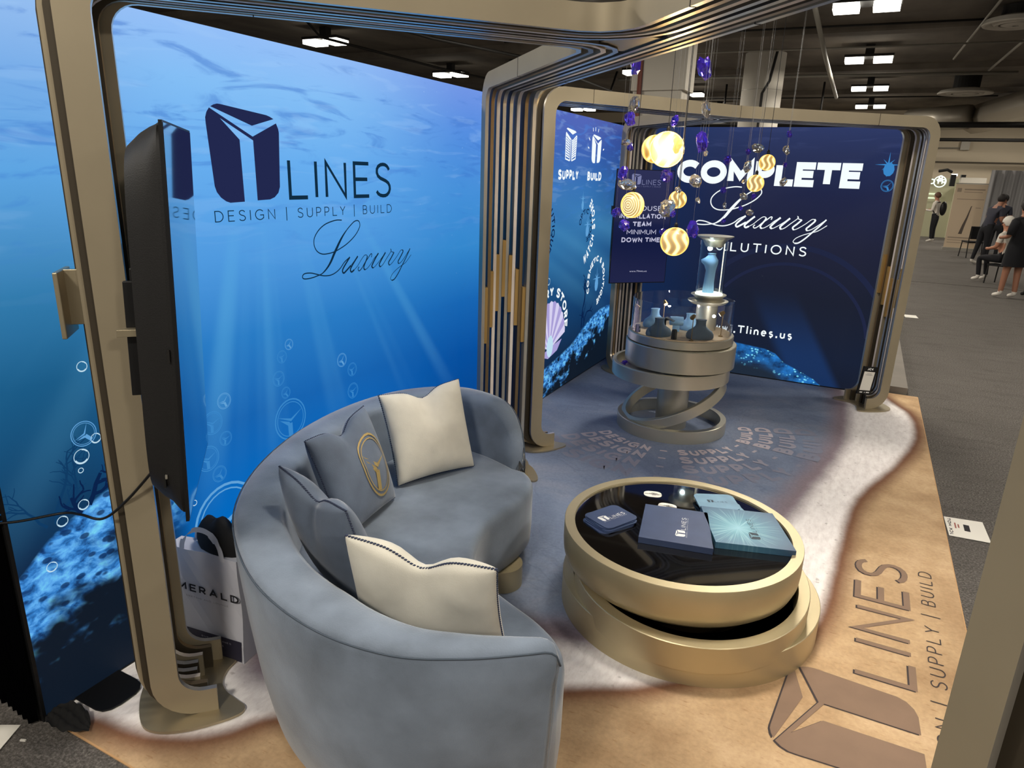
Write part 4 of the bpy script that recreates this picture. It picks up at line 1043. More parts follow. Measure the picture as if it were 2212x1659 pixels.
def teal_cover():
    n = NT('teal_burst_cover'); x, y, z, P = n.pos()
    dx = n.math('SUBTRACT', x, -.30); dy = n.math('SUBTRACT', y, 2.97)
    r = n.math('SQRT', n.math('ADD', n.math('MULTIPLY', dx, dx), n.math('MULTIPLY', dy, dy)))
    an = n.math('ARCTAN2', dy, dx); nz = n.noise(n.vec(n.math('MULTIPLY', an, 9.0), n.math('MULTIPLY', r, 2.0)), 1.6, 4, .6)
    c = n.ramp(r, [(0, (120, 176, 190)), (.06, (84, 142, 160)), (.14, (64, 112, 136)), (.26, (44, 70, 100))])
    c = n.mix(n.math('MULTIPLY', n.mapr(nz, .5, .72), n.mapr(r, .2, .04)), c, lin((160, 206, 214)))
    n.l(c, n.P.inputs['Base Color']); n.P.inputs['Roughness'].default_value = .4; return n.m
b1 = [(-.735, 2.99), (-.672, 2.665), (-.362, 2.725), (-.452, 3.05)]
book('brochure_box', b1, .03, M_BNAVY, 'square navy brochure box with white lettering, centre of the glass top', M_WINK)
b2 = [(-.497, 3.105), (-.365, 2.79), (-.045, 2.885), (-.180, 3.20)]
M_BRD = mat('dark_teal_ink', (22, 44, 58), .5)
book('brochure_box', b2, .03, teal_cover(), 'square teal brochure box with sunburst, right of the navy one', M_BRD)
def rounded(cx, cy, w, h, rz, r=.035, lobes=True, n=5):
    P = []
    for sx, sy, a0 in ((1, 1, 0), (-1, 1, 90), (-1, -1, 180), (1, -1, 270)):
        for k in range(n+1):
            a = math.radians(a0+90*k/n); P.append((sx*(w/2-r)+r*math.cos(a), sy*(h/2-r)+r*math.sin(a)))
    out = []
    c, s = math.cos(rz), math.sin(rz)
    for x, y in P:
        kx = 1-.10*(1-min(1, abs(y)/(h/2)*1.3)) if lobes else 1
        out.append((cx+x*c*kx-y*s, cy+x*s*kx+y*c))
    return out
def card(cx, cy, w, h, rz, z, th, m, label, group, ink=None, logo=.0, name='leaflet'):
    o = G().prism(rounded(cx, cy, w, h, rz), z, z+th).out(name, m); tag(o, label, 'leaflet', group)
    if logo:
        c, s = math.cos(rz), math.sin(rz)
        f = lambda u, v: Vector((cx+(u-logo*1.5)*c-(v-logo*.4)*s, cy+(u-logo*1.5)*s+(v-logo*.4)*c, z+th+.0005))
        flat('logo_print', logo2d(logo, thin=.09), f, ink or M_WINK, o)
    return o
for k in range(5):
    card(-.845+.004*((k*7) % 3), 2.80-.006*(4-k)+.003*(k % 2), .205, .165, 1.05+.05*((k*5) % 3-1), ZT+.0045*k, .0042, M_BNAVY,
         'topmost navy lobed leaflet of the left pile, with white logo' if k == 4 else ('lowest', 'second lowest', 'middle', 'second highest')[k]+' navy lobed leaflet of the left pile', 'navy leaflets in a pile', logo=.045 if k == 4 else 0)
M_TLF = mat('pale_teal_leaflet', (104, 140, 162), .45, var=.15, scale=12)
for k in range(4):
    card(-.44+.016*(3-k)*.8, 3.205-.012*(3-k), .2, .165, .55+.1*((k*5) % 3-1), ZT+.006*k, .0056, M_TLF,
         'topmost pale teal leaflet of the right pile, with small dark logo' if k == 3 else ('lowest', 'second lowest', 'second highest')[k]+' pale teal leaflet of the right pile', 'teal leaflets in a pile', M_BRD, .03 if k == 3 else 0)
for (a, b, r), lb in (((-.748, 3.172, .3), 'small white lobed card near the far rim of the table'), ((-.648, 3.075, .1), 'small white lobed card closer to the navy brochure box')):
    o = card(a, b, .098, .066, r, ZT, .0012, M_WHITE, lb, 'white cards on the table', name='business_card')
    c, s = math.cos(r), math.sin(r)
    Q = []
    for i, ww in enumerate((.03, .024, .036, .02)): Q.append([(-.005, .014-.009*i), (-.005+ww, .014-.009*i), (-.005+ww, .011-.009*i), (-.005, .011-.009*i)])
    Q += text2d('JCK', .01, .2)[0]
    flat('lettering', [[(x-.02, y) if i > 3 else (x, y) for x, y in q] for i, q in enumerate(Q)], lambda u, v: Vector((a+u*c-v*s, b+u*s+v*c, ZT+.0017)), M_INK, o)

# ------------------------------------------------------------------ display stand
DS = empty('display_stand', (SC.x, SC.y, 0)); tag(DS, 'round nickel display stand of stacked rings on a central column', 'display stand')
def ringat(name, R, z0, z1, wall, c, par, m=M_STAND, rot=None, n=80):
    h = (z1-z0)/2; zc = (z0+z1)/2
    return G().lathe([(R, -h), (R, h-.003), (R-.003, h), (R-wall, h), (R-wall, -h)], (c[0], c[1], zc), n, rot, closed=True).out(name, m, par, auto=40)
ringat('base_ring', .434, .0065, .105, .045, (SC.x, SC.y), DS)
ax = Vector((.53, -.85, 0)).normalized()
ringat('tilted_ring', .425, .25-.04, .25+.04, .035, (SC.x+.0, SC.y-.0), DS, rot=Matrix.Rotation(math.radians(26), 3, ax))
G().lathe([(.125, .0065), (.125, .52), (0, .52)], (SC.x, SC.y, 0), 48).out('column', M_STAND, DS, auto=40)
ringat('lower_tray', .46, .44, .545, .03, (SC.x-.045, SC.y-.01), DS)
G().lathe([(0, .44), (.435, .44), (.435, .455), (0, .455)], (SC.x-.045, SC.y-.01, 0), 64).out('tray_floor', M_STAND, DS, auto=40)
G().lathe([(0, .555), (.425, .555), (.425, .722), (.42, .727), (.385, .727), (.38, .72), (0, .72)], (SC.x+.015, SC.y, 0), 80).out('drum', M_STAND, DS, auto=38)
G().lathe([(0, .72), (.36, .72), (.405, .735), (.405, .792), (.40, .796), (.39, .796), (0, .794)], (SC.x+.005, SC.y, 0), 80).out('upper_rim', M_STAND, DS, auto=38)
G().lathe([(0, .7945), (.385, .7945), (.385, .8), (0, .8)], (SC.x+.005, SC.y, 0), 64).out('deck', mat('pale_oak_deck', (196, 172, 140), .6, var=.1, scale=20), DS, auto=40)
M_PANE = mat('thin_glass', (252, 254, 255), .0, trans=1, ior=1.38)
G().lathe([(.385, .80), (.385, 1.055), (.382, 1.055), (.382, .80)], (SC.x+.005, SC.y, 0), 80, closed=True).out('glass_cylinder', M_PANE, DS, auto=40)
DK = .80
TC = Vector((-1.02, 5.52))
G().lathe([(.082, DK), (.082, 1.0), (.13, 1.01), (.155, 1.03), (.155, 1.036), (.10, 1.05), (.12, 1.07), (.135, 1.078), (.135, 1.084), (0, 1.084)], (TC.x, TC.y, 0), 48).out('pedestal', M_STAND, DS, auto=38)
G().lathe([(0, 1.084), (.105, 1.084), (.105, 1.094), (0, 1.094)], (TC.x, TC.y, 0), 48).out('light_plate', emis('white_light_plate', (244, 255, 236), 2.2), DS, auto=40)
G().lathe([(.105, 1.094), (.105, 1.50), (.102, 1.50), (.102, 1.094)], (TC.x, TC.y, 0), 48, closed=True).out('glass_tube', M_PANE, DS, auto=40)
G().lathe([(0, 1.45), (.065, 1.45), (.09, 1.50), (.14, 1.528), (.14, 1.533), (0, 1.537)], (TC.x, TC.y, 0), 48).out('cap', M_STAND, DS, auto=38)
G().box((TC.x+.085, TC.y-.05, 1.29), (.006, .006, .38)).out('light_strip', emis('warm_light_strip', (250, 246, 214), 1.8), DS)
def spot(loc, col, p, r=.02):
    l = bpy.data.lights.new('display_spot', 'POINT'); l.energy = p; l.color = col; l.shadow_soft_size = r
    o = bpy.data.objects.new('display_spot', l); COL.objects.link(o); o.location = loc
spot((TC.x-.02, TC.y-.05, 1.44), (.78, .95, 1), 3.2)
rep(DS)
M_BUST = mat('pale_blue_bust', (132, 176, 214), .7); M_BUSTD = mat('slate_bust', (84, 102, 118), .75)
def bust(x, y, z, s, m, lab, rz=0, tall=1.0):
    prof = [(0, 0), (1.0, 0), (1.06, .12), (1.04, .32), (.9, .52), (.62, .68), (.44, .82), (.38, .98), (.38, 1.2), (.42, 1.26), (.42, 1.3), (0, 1.3)]
    b = G().lathe([(r*.088*s, h*.1*s*tall) for r, h in prof], (0, 0, 0), 32, sx=1.0, sy=.6).out('necklace_bust', m, auto=50)
    b.location = (x, y, z); b.rotation_euler = (0, 0, rz); tag(b, lab, 'jewellery bust', 'busts on the display deck'); return b
def at2(px, py): return (px, py)
bust(-1.275, 5.075, DK+.001, 1.05, M_BUSTD, 'dark slate necklace bust at the front left of the display deck', .5)
bust(-.985, 5.16, DK+.001, 1.1, M_BUSTD, 'dark slate necklace bust at the front right of the display deck', .4)
bust(-1.40, 5.40, DK+.001, 1.1, M_BUST, 'pale blue necklace bust at the back left of the display deck', .9)
bust(-1.12, 5.43, DK+.001, 1.0, M_BUST, 'pale blue necklace bust behind, in front of the pedestal', .2)
def torso():
    secs = [(.0, .055, .035, .0), (.10, .048, .034, .0), (.22, .046, .036, .005), (.27, .060, .045, .0), (.30, .078, .045, -.012), (.325, .080, .04, -.015), (.345, .055, .034, -.004), (.37, .036, .03, .0), (.385, .036, .03, .0), (.39, .044, .036, 0)]
    g = G(); n = 28
    for z, a, b, dx in secs:
        for k in range(n): t = 2*PI*k/n; g.V.append(Vector((dx+a*math.cos(t), b*math.sin(t), z)))
    for i in range(len(secs)-1):
        for k in range(n): g.F.append((i*n+k, i*n+(k+1) % n, (i+1)*n+(k+1) % n, (i+1)*n+k))
    g.F.append(tuple(range(n))); g.F.append(tuple((len(secs)-1)*n+k for k in range(n)))
    o = g.out('necklace_bust', M_BUST, smooth=True); o.location = (TC.x-.01, TC.y, 1.0945); o.rotation_euler = (0, 0, .35); o.scale = (.82, .82, .78)
    tag(o, 'tall pale blue torso bust inside the lit glass tube', 'jewellery bust', 'busts on the display deck')
torso()
for (x, y, h, r), lb in (((-1.45, 5.12, .06, .02), 'dark cylindrical ring stand at the left of the deck'), ((-1.145, 5.025, .075, .021), 'dark rounded ring stand at the front centre of the deck')):
    o = G().lathe([(0, 0), (r, 0), (r*.96, h*.8), (r*.8, h*.95), (0, h)], (0, 0, 0), 24).out('ring_stand', mat('black_green_velvet', (28, 36, 38), .8), auto=40); o.location = (x, y, DK+.001); tag(o, lb, 'ring stand', 'ring stands')
o = G().lathe([(0, -.05), (.034, -.05), (.036, 0), (.034, .05), (0, .05)], (0, 0, 0), 24, Matrix.Rotation(PI/2, 3, 'Y')).box((0, 0, -.055), (.05, .03, .055)).out('bracelet_roll', M_BUST, auto=40); o.location = (-1.2, 5.3, DK+.083+.001); o.rotation_euler = (0, 0, .4); tag(o, 'pale blue bracelet roll on a block, centre of the deck', 'bracelet display')
o = G().lathe([(0, 0), (.03, 0), (.03, .005), (.012, .01), (.01, .09), (.03, .1), (.035, .11), (0, .115)], (0, 0, 0), 20).box((.04, 0, .105), (.07, .05, .004), rot=Matrix.Rotation(.35, 3, 'Y')).out('earring_stand', mat('dark_glossy_stand', (20, 26, 30), .25), auto=40); o.location = (-1.27, 5.22, DK+.001); tag(o, 'dark earring stand behind the front left bust', 'earring display')
M_LAMPG = mat('antique_brass', (150, 122, 80), .35, .8); M_SPOTL = emis('spot_lens', (255, 250, 225), 3.5)
for (x, y, rz, lit), lb in (((-1.50, 5.2, -.3, 0), 'small brass spotlight on a stem at the left of the deck'), ((-1.36, 5.52, -.9, 1), 'small lit brass spotlight at the back left of the deck'), ((-1.02, 5.04, 2.2, 0), 'small brass spotlight at the front of the deck, turned away'), ((-.86, 5.32, 3.6, 1), 'small lit brass spotlight at the right of the deck')):
    L0 = empty('spotlight', (x, y, DK+.001), rz); tag(L0, lb, 'spotlight', 'spotlights on the display deck')
    G().lathe([(0, 0), (.018, 0), (.016, .006), (.004, .012), (.003, .02), (.003, .175), (0, .176)], n=14).out('stem', M_LAMPG, L0, auto=40)
    R = Matrix.Rotation(math.radians(125), 3, 'Y')
    G().lathe([(0, -.022), (.012, -.02), (.017, .0), (.018, .02), (.014, .02), (0, .016)], (.008, 0, .178), 20, R).out('head', M_LAMPG, L0, auto=40)
    if lit: G().lathe([(0, .0), (.0135, .0)], Vector((.008, 0, .178))+R @ Vector((0, 0, .021)), 16, R).out('lens', M_SPOTL, L0)
spot((-1.31, 5.48, DK+.165), (1, .98, .94), 1.6, .012); spot((-.92, 5.29, DK+.155), (1, .98, .94), 1.3, .012)
# loose crystals lying in the lower tray
M_CRYP = mat('violet_crystal', (96, 70, 232), .03, trans=.8, ior=1.5, coat=.5); M_CRYC = mat('clear_crystal', (250, 244, 232), .02, trans=.93, ior=1.45, coat=.3)
def gem(r, sx, sy, sz, seed):
    bm = bmesh.new(); bmesh.ops.create_icosphere(bm, subdivisions=2, radius=r); q = random.Random(seed)
    sh = (q.uniform(-.5, .5), q.uniform(-.3, .3))
    for v in bm.verts:
        k = 1+q.uniform(-.22, .18); v.co = Vector((sx*k*(v.co.x+v.co.z*sh[0]*.6), sy*k*(v.co.y+v.co.z*sh[1]*.4), v.co.z*sz*k))
    bmesh.ops.dissolve_limit(bm, angle_limit=.28, verts=bm.verts, edges=bm.edges)
    return bm
q = random.Random(3)
for i in range(8):
    a = 2.9+.17*i; r = .375+.02*q.random()
    o = bobj('loose_crystal', gem(.022, 1.1, .8, .7, 40+i), M_CRYP if i < 4 else M_CRYC)
    o.location = (SC.x-.045+r*math.cos(a), SC.y-.01+r*math.sin(a), .4725)
    tag(o, ('first', 'second', 'third', 'fourth')[i % 4]+(' violet' if i < 4 else ' clear')+' glass crystal from the left along the lower display tray', 'crystal', 'violet crystals in the tray' if i < 4 else 'clear crystals in the tray')

# ------------------------------------------------------------------ chandelier (real sizes from the distance of each strand)
CH = empty('chandelier', (-.75, 3.9, 2.95)); tag(CH, 'hanging chandelier of glowing glass discs with violet and clear crystals', 'chandelier')
f_ = 1489.3
Rw = M.to_3x3()
def place(px, py, y):
    d = Rw @ Vector(((px-1106)/f_, -(py-829.5)/f_, -1)); t = y/d.y
    return Vector((0, 0, 1.94))+d*t, t
def glow(kind):
    n = NT('glowing_glass_'+kind); tc = n.n('TexCoord').outputs['Object']
    x = n.n('SeparateXYZ'); n.l(tc, x.inputs[0])
    if kind == 'spiral':
        v = n.math('SQRT', n.math('ADD', n.math('POWER', n.math('ADD', x.outputs[0], .25), 2), n.math('POWER', x.outputs[2], 2)))
        w_ = n.math('SINE', n.math('MULTIPLY', v, 34.0))
    else:
        v = n.math('ADD', n.math('MULTIPLY', x.outputs[0], 9.0), n.math('MULTIPLY', n.math('SINE', n.math('MULTIPLY', x.outputs[2], 4.0)), 1.6))
        w_ = n.math('SINE', v)
    c = n.ramp(n.mapr(w_, -1, 1), [(0, (142, 104, 48)), (.5, (190, 146, 76)), (.68, (255, 228, 142)), (1, (255, 250, 210))])
    n.P.inputs['Base Color'].default_value = (.5, .4, .2, 1); n.P.inputs['Roughness'].default_value = .15
    n.l(c, n.P.inputs['Emission Color']); n.P.inputs['Emission Strength'].default_value = .95
    return n.m
GLO = {'spiral': glow('spiral'), 'wave': glow('wave'), 'split': glow('split')}
M_HOT = glow('bright'); M_HOT.node_tree.nodes['Principled BSDF'].inputs['Emission Strength'].default_value = 1.7; M_AMB = mat('amber_lit_glass', (255, 214, 130), .1, emit=(250, 206, 104), estr=1.0)
M_WIRE = mat('thin_wire', (150, 150, 150), .4, .6); M_CORDB = mat('black_cord', (14, 14, 16), .5)
def disc(px, py, rp, y, kind, yaw=0, cord=True, mm=None, flatk=.3):
    p, t = place(px, py, y); r = rp*t/f_
    bm = bmesh.new(); bmesh.ops.create_uvsphere(bm, u_segments=40, v_segments=24, radius=1)
    for v in bm.verts: v.co.y *= flatk
    o = bobj('glass_disc', bm, mm or GLO[kind], CH, smooth=True)
    o.location = p-CH.location; o.scale = (r, r, r); o.rotation_euler = (0, 0, yaw)
    G().lathe([(r*1.0, -.012), (r*1.04, -.010), (r*1.04, .010), (r*1.0, .012), (r*.97, .0)], p-CH.location, 40, Matrix.Rotation(yaw, 3, 'Z') @ Matrix.Rotation(PI/2, 3, 'X'), closed=True).out('disc_rim', M_AMB, CH, smooth=True)
    if cord:
        G().tube([p+Vector((0, 0, r))-CH.location, Vector((p.x, p.y, 2.95))-CH.location], .0016, 5).out('cord', M_CORDB, CH)
        G().lathe([(.006, 0), (.009, .004), (.009, .02), (.004, .028)], p+Vector((0, 0, r-.002))-CH.location, 12).out('socket', M_BLACK, CH)
    return p, r
YA, YC = 3.45, 4.35
disc(1415, 322, 28, YA+.02, 'wave', .6, False); p_, r_ = disc(1440, 323, 36, YA, 'wave', .35, True, M_HOT, .22)
l = bpy.data.lights.new('chandelier_glow', 'POINT'); l.energy = 6; l.color = (1, .74, .38); l.shadow_soft_size = .05
o = bpy.data.objects.new('chandelier_glow', l); COL.objects.link(o); o.location = p_+Vector((.05, -.08, 0))
disc(1366, 443, 26, YA, 'spiral', -.25); disc(1464, 431, 18, YA+.3, 'split', .1); disc(1457, 522, 29, YA-.05, 'wave', .05)
disc(1657, 351, 16, YC, 'wave', .3); disc(1632, 396, 17, YC, 'split', -.2)
GEMS = [(375,133,20,48,'P'),(1521,147,27,42,'P'),(1369,228,20,34,'C'),(1361,257,21,27,'P'),(1525,236,17,33,'C'),(1458,261,15,21,'P'),(1352,308,19,13,'C'),(1361,316,13,18,'P'),(1517,308,24,40,'P'),(1525,331,8,13,'C'),(1462,312,18,34,'A'),(1474,322,9,18,'C'),(1616,327,9,12,'P'),(1637,320,23,17,'C'),(1699,324,13,18,'C'),(1346,374,18,27,'P'),(1355,398,36,22,'C'),(1440,379,23,24,'V'),(1502,391,26,24,'C'),(1572,346,14,20,'P'),(1615,359,15,23,'C'),(1696,356,8,10,'P'),(1692,393,13,17,'C'),(1608,391,10,10,'C'),(1331,459,18,18,'P'),(1348,486,23,21,'P'),(1440,450,28,34,'C'),(1453,462,11,13,'P'),(1465,410,12,12,'C'),(1432,501,15,15,'P'),(1496,495,22,36,'P'),(1508,433,9,12,'C'),(1606,424,15,14,'C'),(1628,424,9,12,'P'),(1620,459,15,12,'C'),(1600,450,8,9,'P'),(1565,444,7,12,'C'),(1562,411,12,13,'P'),(1562,478,9,10,'P'),(1705,290,9,15,'P')]
for i, (px, py, wp, hp, k) in enumerate(GEMS):
    if px < 1000: px += 1000
    y = (YA+.05*((i*7) % 5-2)) if px < 1540 else (YC+.06*((i*5) % 5-2))
    p, t = place(px, py, y); sc = t/f_
    bm = gem(1, wp*.58*sc, min(wp, hp)*.58*sc, hp*.56*sc, i)
    o = bobj('crystal', bm, {'P': M_CRYP, 'C': M_CRYC, 'V': M_CRYP, 'A': M_AMB}[k], CH); o.location = p-CH.location
    G().tube([p-CH.location+Vector((0, 0, hp/2*sc*.7)), Vector((p.x, p.y, 2.95))-CH.location], .00045, 4).out('wire', M_WIRE, CH)
G().lathe([(0, 0), (.62, 0), (.64, .01), (.64, .03), (0, .035)], (0.0, .05, 0), 48).out('ceiling_plate', M_STAND, CH, auto=40)
for x in (-.4, .4): G().tube([(x, .05, .03), (x, .05, CEIL-2.95)], .004, 6).out('hanger_rod', M_WIRE, CH)

# ------------------------------------------------------------------ tote bag behind the sofa
TB = empty('tote_bag', (-2.145, 1.66, 0)); tag(TB, 'white paper tote bag with dark printed base, between the near leg and the sofa', 'bag')
bm = bmesh.new(); bmesh.ops.create_cube(bm, size=1); bmesh.ops.subdivide_edges(bm, edges=bm.edges, cuts=6, use_grid_fill=True)
BW, BH, BD = .35, .46, .10; brz = .12
for v in bm.verts:
    x, y, z = v.co; z += .5
    v.co = Vector((x*BW*(1-.02*z), y*BD*(1-.25*z)+.006*math.sin(9*x+7*z)*(1 if y < 0 else -1), .0075+z*BH-.015*abs(x)*0))
bm.faces.ensure_lookup_table()
o = bobj('body', bm, mat('white_paper_bag', (196, 196, 204), .7), TB, smooth=False)
o.rotation_euler = (0, 0, brz)
FB = lambda u, v: Matrix.Rotation(brz, 3, 'Z') @ Vector((u, -BD/2*(1-.25*v/BH)-.009, v))
flat('printed_band', [[(-BW/2+.005, .015), (BW/2-.008, .015), (BW/2-.006, .11), (-BW/2+.003, .11)]], FB, mat('bag_dark_print', (44, 42, 58), .6), TB)
def bagtext(s, x0, x1, v, h, fat, m):
    q, W = text2d(s, 1, fat, .4, 1.15); flat('lettering', [[(x0+p[0]*(x1-x0)/W, v+p[1]*h) for p in qq] for qq in q], lambda a, b: FB(a, b)+Vector((0, -.001, 0)), m, TB)
bagtext('EMERALD', -.18, .175, .285, .034, .2, M_INK); bagtext('MEETING AND LOUNGE', -.09, .12, .258, .007, .14, mat('grey_ink', (120, 120, 126), .6))
for i in range(3): bagtext('SUPPLY LINES', -.03, .12-.04*i, .085-.02*i, .007, .12, mat('pale_ink', (190, 190, 200), .6))
for s in (-1, 1):
    pts = [(-.10, s*.04, BH-.01), (-.085, s*.04, BH+.05), (-.03, s*.035, BH+.10), (.04, s*.035, BH+.10), (.09, s*.04, BH+.05), (.10, s*.04, BH-.01)]
    c = catmull(pts, 5); V = []; F = []
    for i, p in enumerate(c):
        for d in (-.012, .012):
            V.append(Matrix.Rotation(brz, 3, 'Z') @ Vector((p.x+d*(1 if abs(p.x) > .05 else .3), p.y, p.z+(d if abs(p.x) < .08 else 0))))
    for i in range(len(c)-1): F.append((2*i, 2*i+1, 2*i+3, 2*i+2))
    mobj('strap', V, F, mat('white_strap', (200, 200, 206), .7), TB)
bm = bmesh.new(); bmesh.ops.create_uvsphere(bm, u_segments=20, v_segments=12, radius=1)
for v in bm.verts: v.co = Vector((v.co.x*.12, v.co.y*.05, v.co.z*.10*(1+.12*math.sin(v.co.x*9))))
o = bobj('dark_pouch', bm, mat('black_fabric', (14, 14, 16), .8), smooth=True); o.location = (-2.10, 1.68, .505); tag(o, 'black fabric bundle sticking out of the white tote bag', 'pouch')

# ------------------------------------------------------------------ code sign on the far right leg, papers
CS = empty('small_sign', (.20, 6.66, .2)); tag(CS, 'small black framed sign with a white sheet tied to the far right rib leg', 'sign')
sd = Vector((.74, .67, 0)); lean = math.radians(24)
upv = Vector((0, 0, 1)); R3 = Matrix((sd, Vector((-.67, .74, 0)), upv)).transposed()
def SG(u, v, d=0): return Vector((.205, 6.63, .17))-CS.location+R3 @ Vector((u*math.cos(-.12)-v*math.sin(-.12), -d, u*math.sin(-.12)+v*math.cos(-.12)))
g = G()
for d in (0, .012):
    for u_, v_ in ((-.075, 0), (.075, 0), (.075, .25), (-.075, .25)): g.V.append(SG(u_, v_, d))
g.F = [(0, 3, 2, 1), (4, 5, 6, 7), (0, 1, 5, 4), (1, 2, 6, 5), (2, 3, 7, 6), (3, 0, 4, 7)]
g.out('frame', M_BLACK, CS)
flat('sheet', [[(-.058, .035), (.058, .035), (.058, .205), (-.058, .205)]], lambda a, b: SG(a, b, .0128), M_WHITE, CS)
q, W = text2d('JCK', .022, .3, .15); flat('lettering', [[(p[0]-W/2, .218+p[1]) for p in qq] for qq in q], lambda a, b: SG(a, b, .013), M_WINK, CS)
q = []
for i, wv in enumerate((.05, .075)): q += [[(-wv/2, .185-.011*i), (wv/2, .185-.011*i), (wv/2, .188-.011*i), (-wv/2, .188-.011*i)]]
flat('lettering', q, lambda a, b: SG(a, b, .0135), mat('grey_print', (120, 116, 118), .7), CS)
flat('lettering', [[(-.05, .012), (-.02, .012), (-.02, .022), (-.05, .022)], [(0, .012), (.006, .012), (.006, .02), (0, .02)], [(.02, .012), (.055, .012), (.055, .022), (.02, .022)]], lambda a, b: SG(a, b, .0135), M_WINK, CS)
ps = G().prism([(.709, 4.639), (.717, 4.376), (.926, 4.393), (.915, 4.671)], .004, .0055).out('paper_sheet', M_WHITE); tag(ps, 'white printed sheet lying on the grey aisle carpet beside the booth', 'paper')
fq = lambda u_, v_: Vector((.712+v_*.0+.0+(.205)*v_, 4.64-.26*u_, .006))
q, W = text2d('JCK HOT', 1, .22, .2)
flat('lettering', [[(.95-p[0]/W*.9, .06+p[1]*.09) for p in qq] for qq in q], fq, M_INK, ps)
flat('lettering', [[(.25, .45), (.6, .45), (.6, .60), (.25, .60)]], fq, M_INK, ps); flat('lettering', [[(.25, .22), (.55, .22), (.55, .26), (.25, .26)], [(.3, .3), (.5, .3), (.5, .34), (.3, .34)]], fq, mat('red_brown_print', (150, 90, 80), .7), ps)
tag(G().box((.842, 12.3, .004), (.18, .25, .003), .1).out('paper_sheet', M_WHITE), 'tiny white sheet far along the aisle carpet beside the canopy', 'paper')
# grey step of the next booth
tag(G().box((.25, 9.6, .035), (.72, 4.3, .07)).out('platform', mat('grey_platform', (120, 114, 106), .9, var=.08, scale=3)), 'low grey carpeted platform behind the far canopy leg', 'platform')

# ------------------------------------------------------------------ hall: lamps, columns, ducts, pipes
M_LENS = emis('lamp_lens', (255, 250, 236), 6.0)
HB = None
for x, y in LAMPS:
    if HB is None:
        HB = empty('high_bay_lamp'); tag(HB, 'twin lens high bay lamp on the hall ceiling', 'ceiling lamp', 'high bay lamps')
        G().box((0, 0, .06), (1.1, .5, .06)).box((0, 0, .2), (.2, .2, .24)).out('housing', M_DARKMET, HB)
        for s in (-.32, .32): G().box((s, 0, -.02), (.42, .46, .1)).out('lens', M_LENS, HB)
        h = HB
    else:
        h = HB.copy(); COL.objects.link(h); h['label'] = 'twin lens high bay lamp of the ceiling rows outside the main view'
        for c in HB.children: d_ = c.copy(); COL.objects.link(d_); d_.parent = h
    h.location = (x, y, 4.92)
    vis = {(-.6, 14.7): 'bright twin high bay lamp cut by the top edge, right of the canopy', (-.6, 20.6): 'largest fully visible twin high bay lamp of the right row, above the back wall',
           (-.6, 26.5): 'middle twin high bay lamp of the three in line at the right', (-.6, 32.4): 'lowest and farthest twin high bay lamp of the right row',
           (-12.7, 14.7): 'large twin high bay lamp just above the ocean wall, left of the fold', (-12.7, 20.6): 'smaller twin high bay lamp at the right end of the ocean wall top',
           (-6.6, 27.3): 'twin high bay lamp between the two pale hall columns', (5.4, 33.2): 'twin high bay lamp at the right edge beside the round duct'}
    for (vx, vy), t_ in vis.items():
        if abs(vx-x) < .1 and abs(vy-y) < .4: h['label'] = t_
for (x, y, wd, dp), lb in (((-4.0, 14.3, .95, .6), 'square pale painted hall column behind the chandelier'), ):
    c = empty('column', (x, y, 0)); tag(c, lb, 'column')
    G().box((0, 0, CEIL/2), (wd, dp, CEIL)).out('shaft', M_COLUMN, c); G().box((.02, 0, 4.4), (wd+.1, dp+.1, 1.7)).out('capital', M_COLUMN, c)
    G().tube([(-.33, -.36, 0), (-.33, -.36, CEIL)], .05, 8).out('pipe', mat('red_pipe', (112, 58, 44), .5), c)
c = empty('column', (-3.15, 21.3, 0)); tag(c, 'round pale hall column farther back, right of the square one', 'column')
G().lathe([(.53, 0), (.53, CEIL), (0, CEIL)], n=40).out('shaft', M_COLUMN, c, auto=40)
G().lathe([(.53, 4.31), (.533, 4.312), (.533, 4.322), (.53, 4.324)], n=40).out('joint', M_PIPE, c)
G().tube([(.1, -.55, 0), (.1, -.55, 4.2), (.25, -.56, 4.5), (.35, -.5, CEIL)], .035, 8).out('conduit', M_DARKMET, c)
def pipes(name, lb, pts, r, m, cat='pipe', grp=None):
    o = G().tube(pts, r, 10).out(name, m, smooth=True); tag(o, lb, cat, grp)
pipes('sprinkler_pipe', 'long thin pale pipe running across the hall ceiling above the back wall', [(-8, 12.9, 5.0), (4.0, 13.5, 5.0)], .03, M_PIPE)
pipes('sprinkler_pipe', 'second pale pipe across the hall ceiling, beyond the first', [(-8, 23.4, 4.98), (3.0, 24.2, 4.98)], .045, M_PIPE)
pipes('conduit', 'thin grey conduit running away above the right aisle', [(2.6, 11, 5.03), (2.3, 24, 5.03)], .03, M_PIPE)
pipes('conduit', 'thin grey conduit at the far right of the ceiling', [(1.5, 13.7, 5.06), (1.3, 22, 5.06)], .025, M_PIPE)
pipes('drop_pipe', 'pale vertical pole with a dark joint hanging left of the lamp row', [(-1.55, 15.5, 5.2), (-1.45, 19.0, 4.7), (-1.4, 24, 4.4)], .05, M_PIPE)
pipes('beam_rail', 'black steel rail crossing the hall low under the ceiling', [(-14, 27, 3.85), (12, 27, 3.85)], .09, M_DARKMET)
pipes('beam_rail', 'second black steel rail, farther back', [(-14, 35.5, 3.9), (12, 35.5, 3.85)], .07, M_DARKMET)
for i, x in enumerate((-7.0, -5.2, -3.5, -2.0)): pipes('hanger_rod', ('first', 'second', 'third', 'fourth')[i]+' thin dark hanger rod from the left above the black steel rail', [(x, 27, 3.95), (x, 27, 5.2)], .035, M_DARKMET, 'rod', 'hanger rods')
pipes('air_duct', 'wide round metal duct at the upper right of the hall', [(5.2, 14, 4.55), (4.4, 26, 4.5), (3.2, 34, 4.55)], .55, M_DUCT, 'duct')
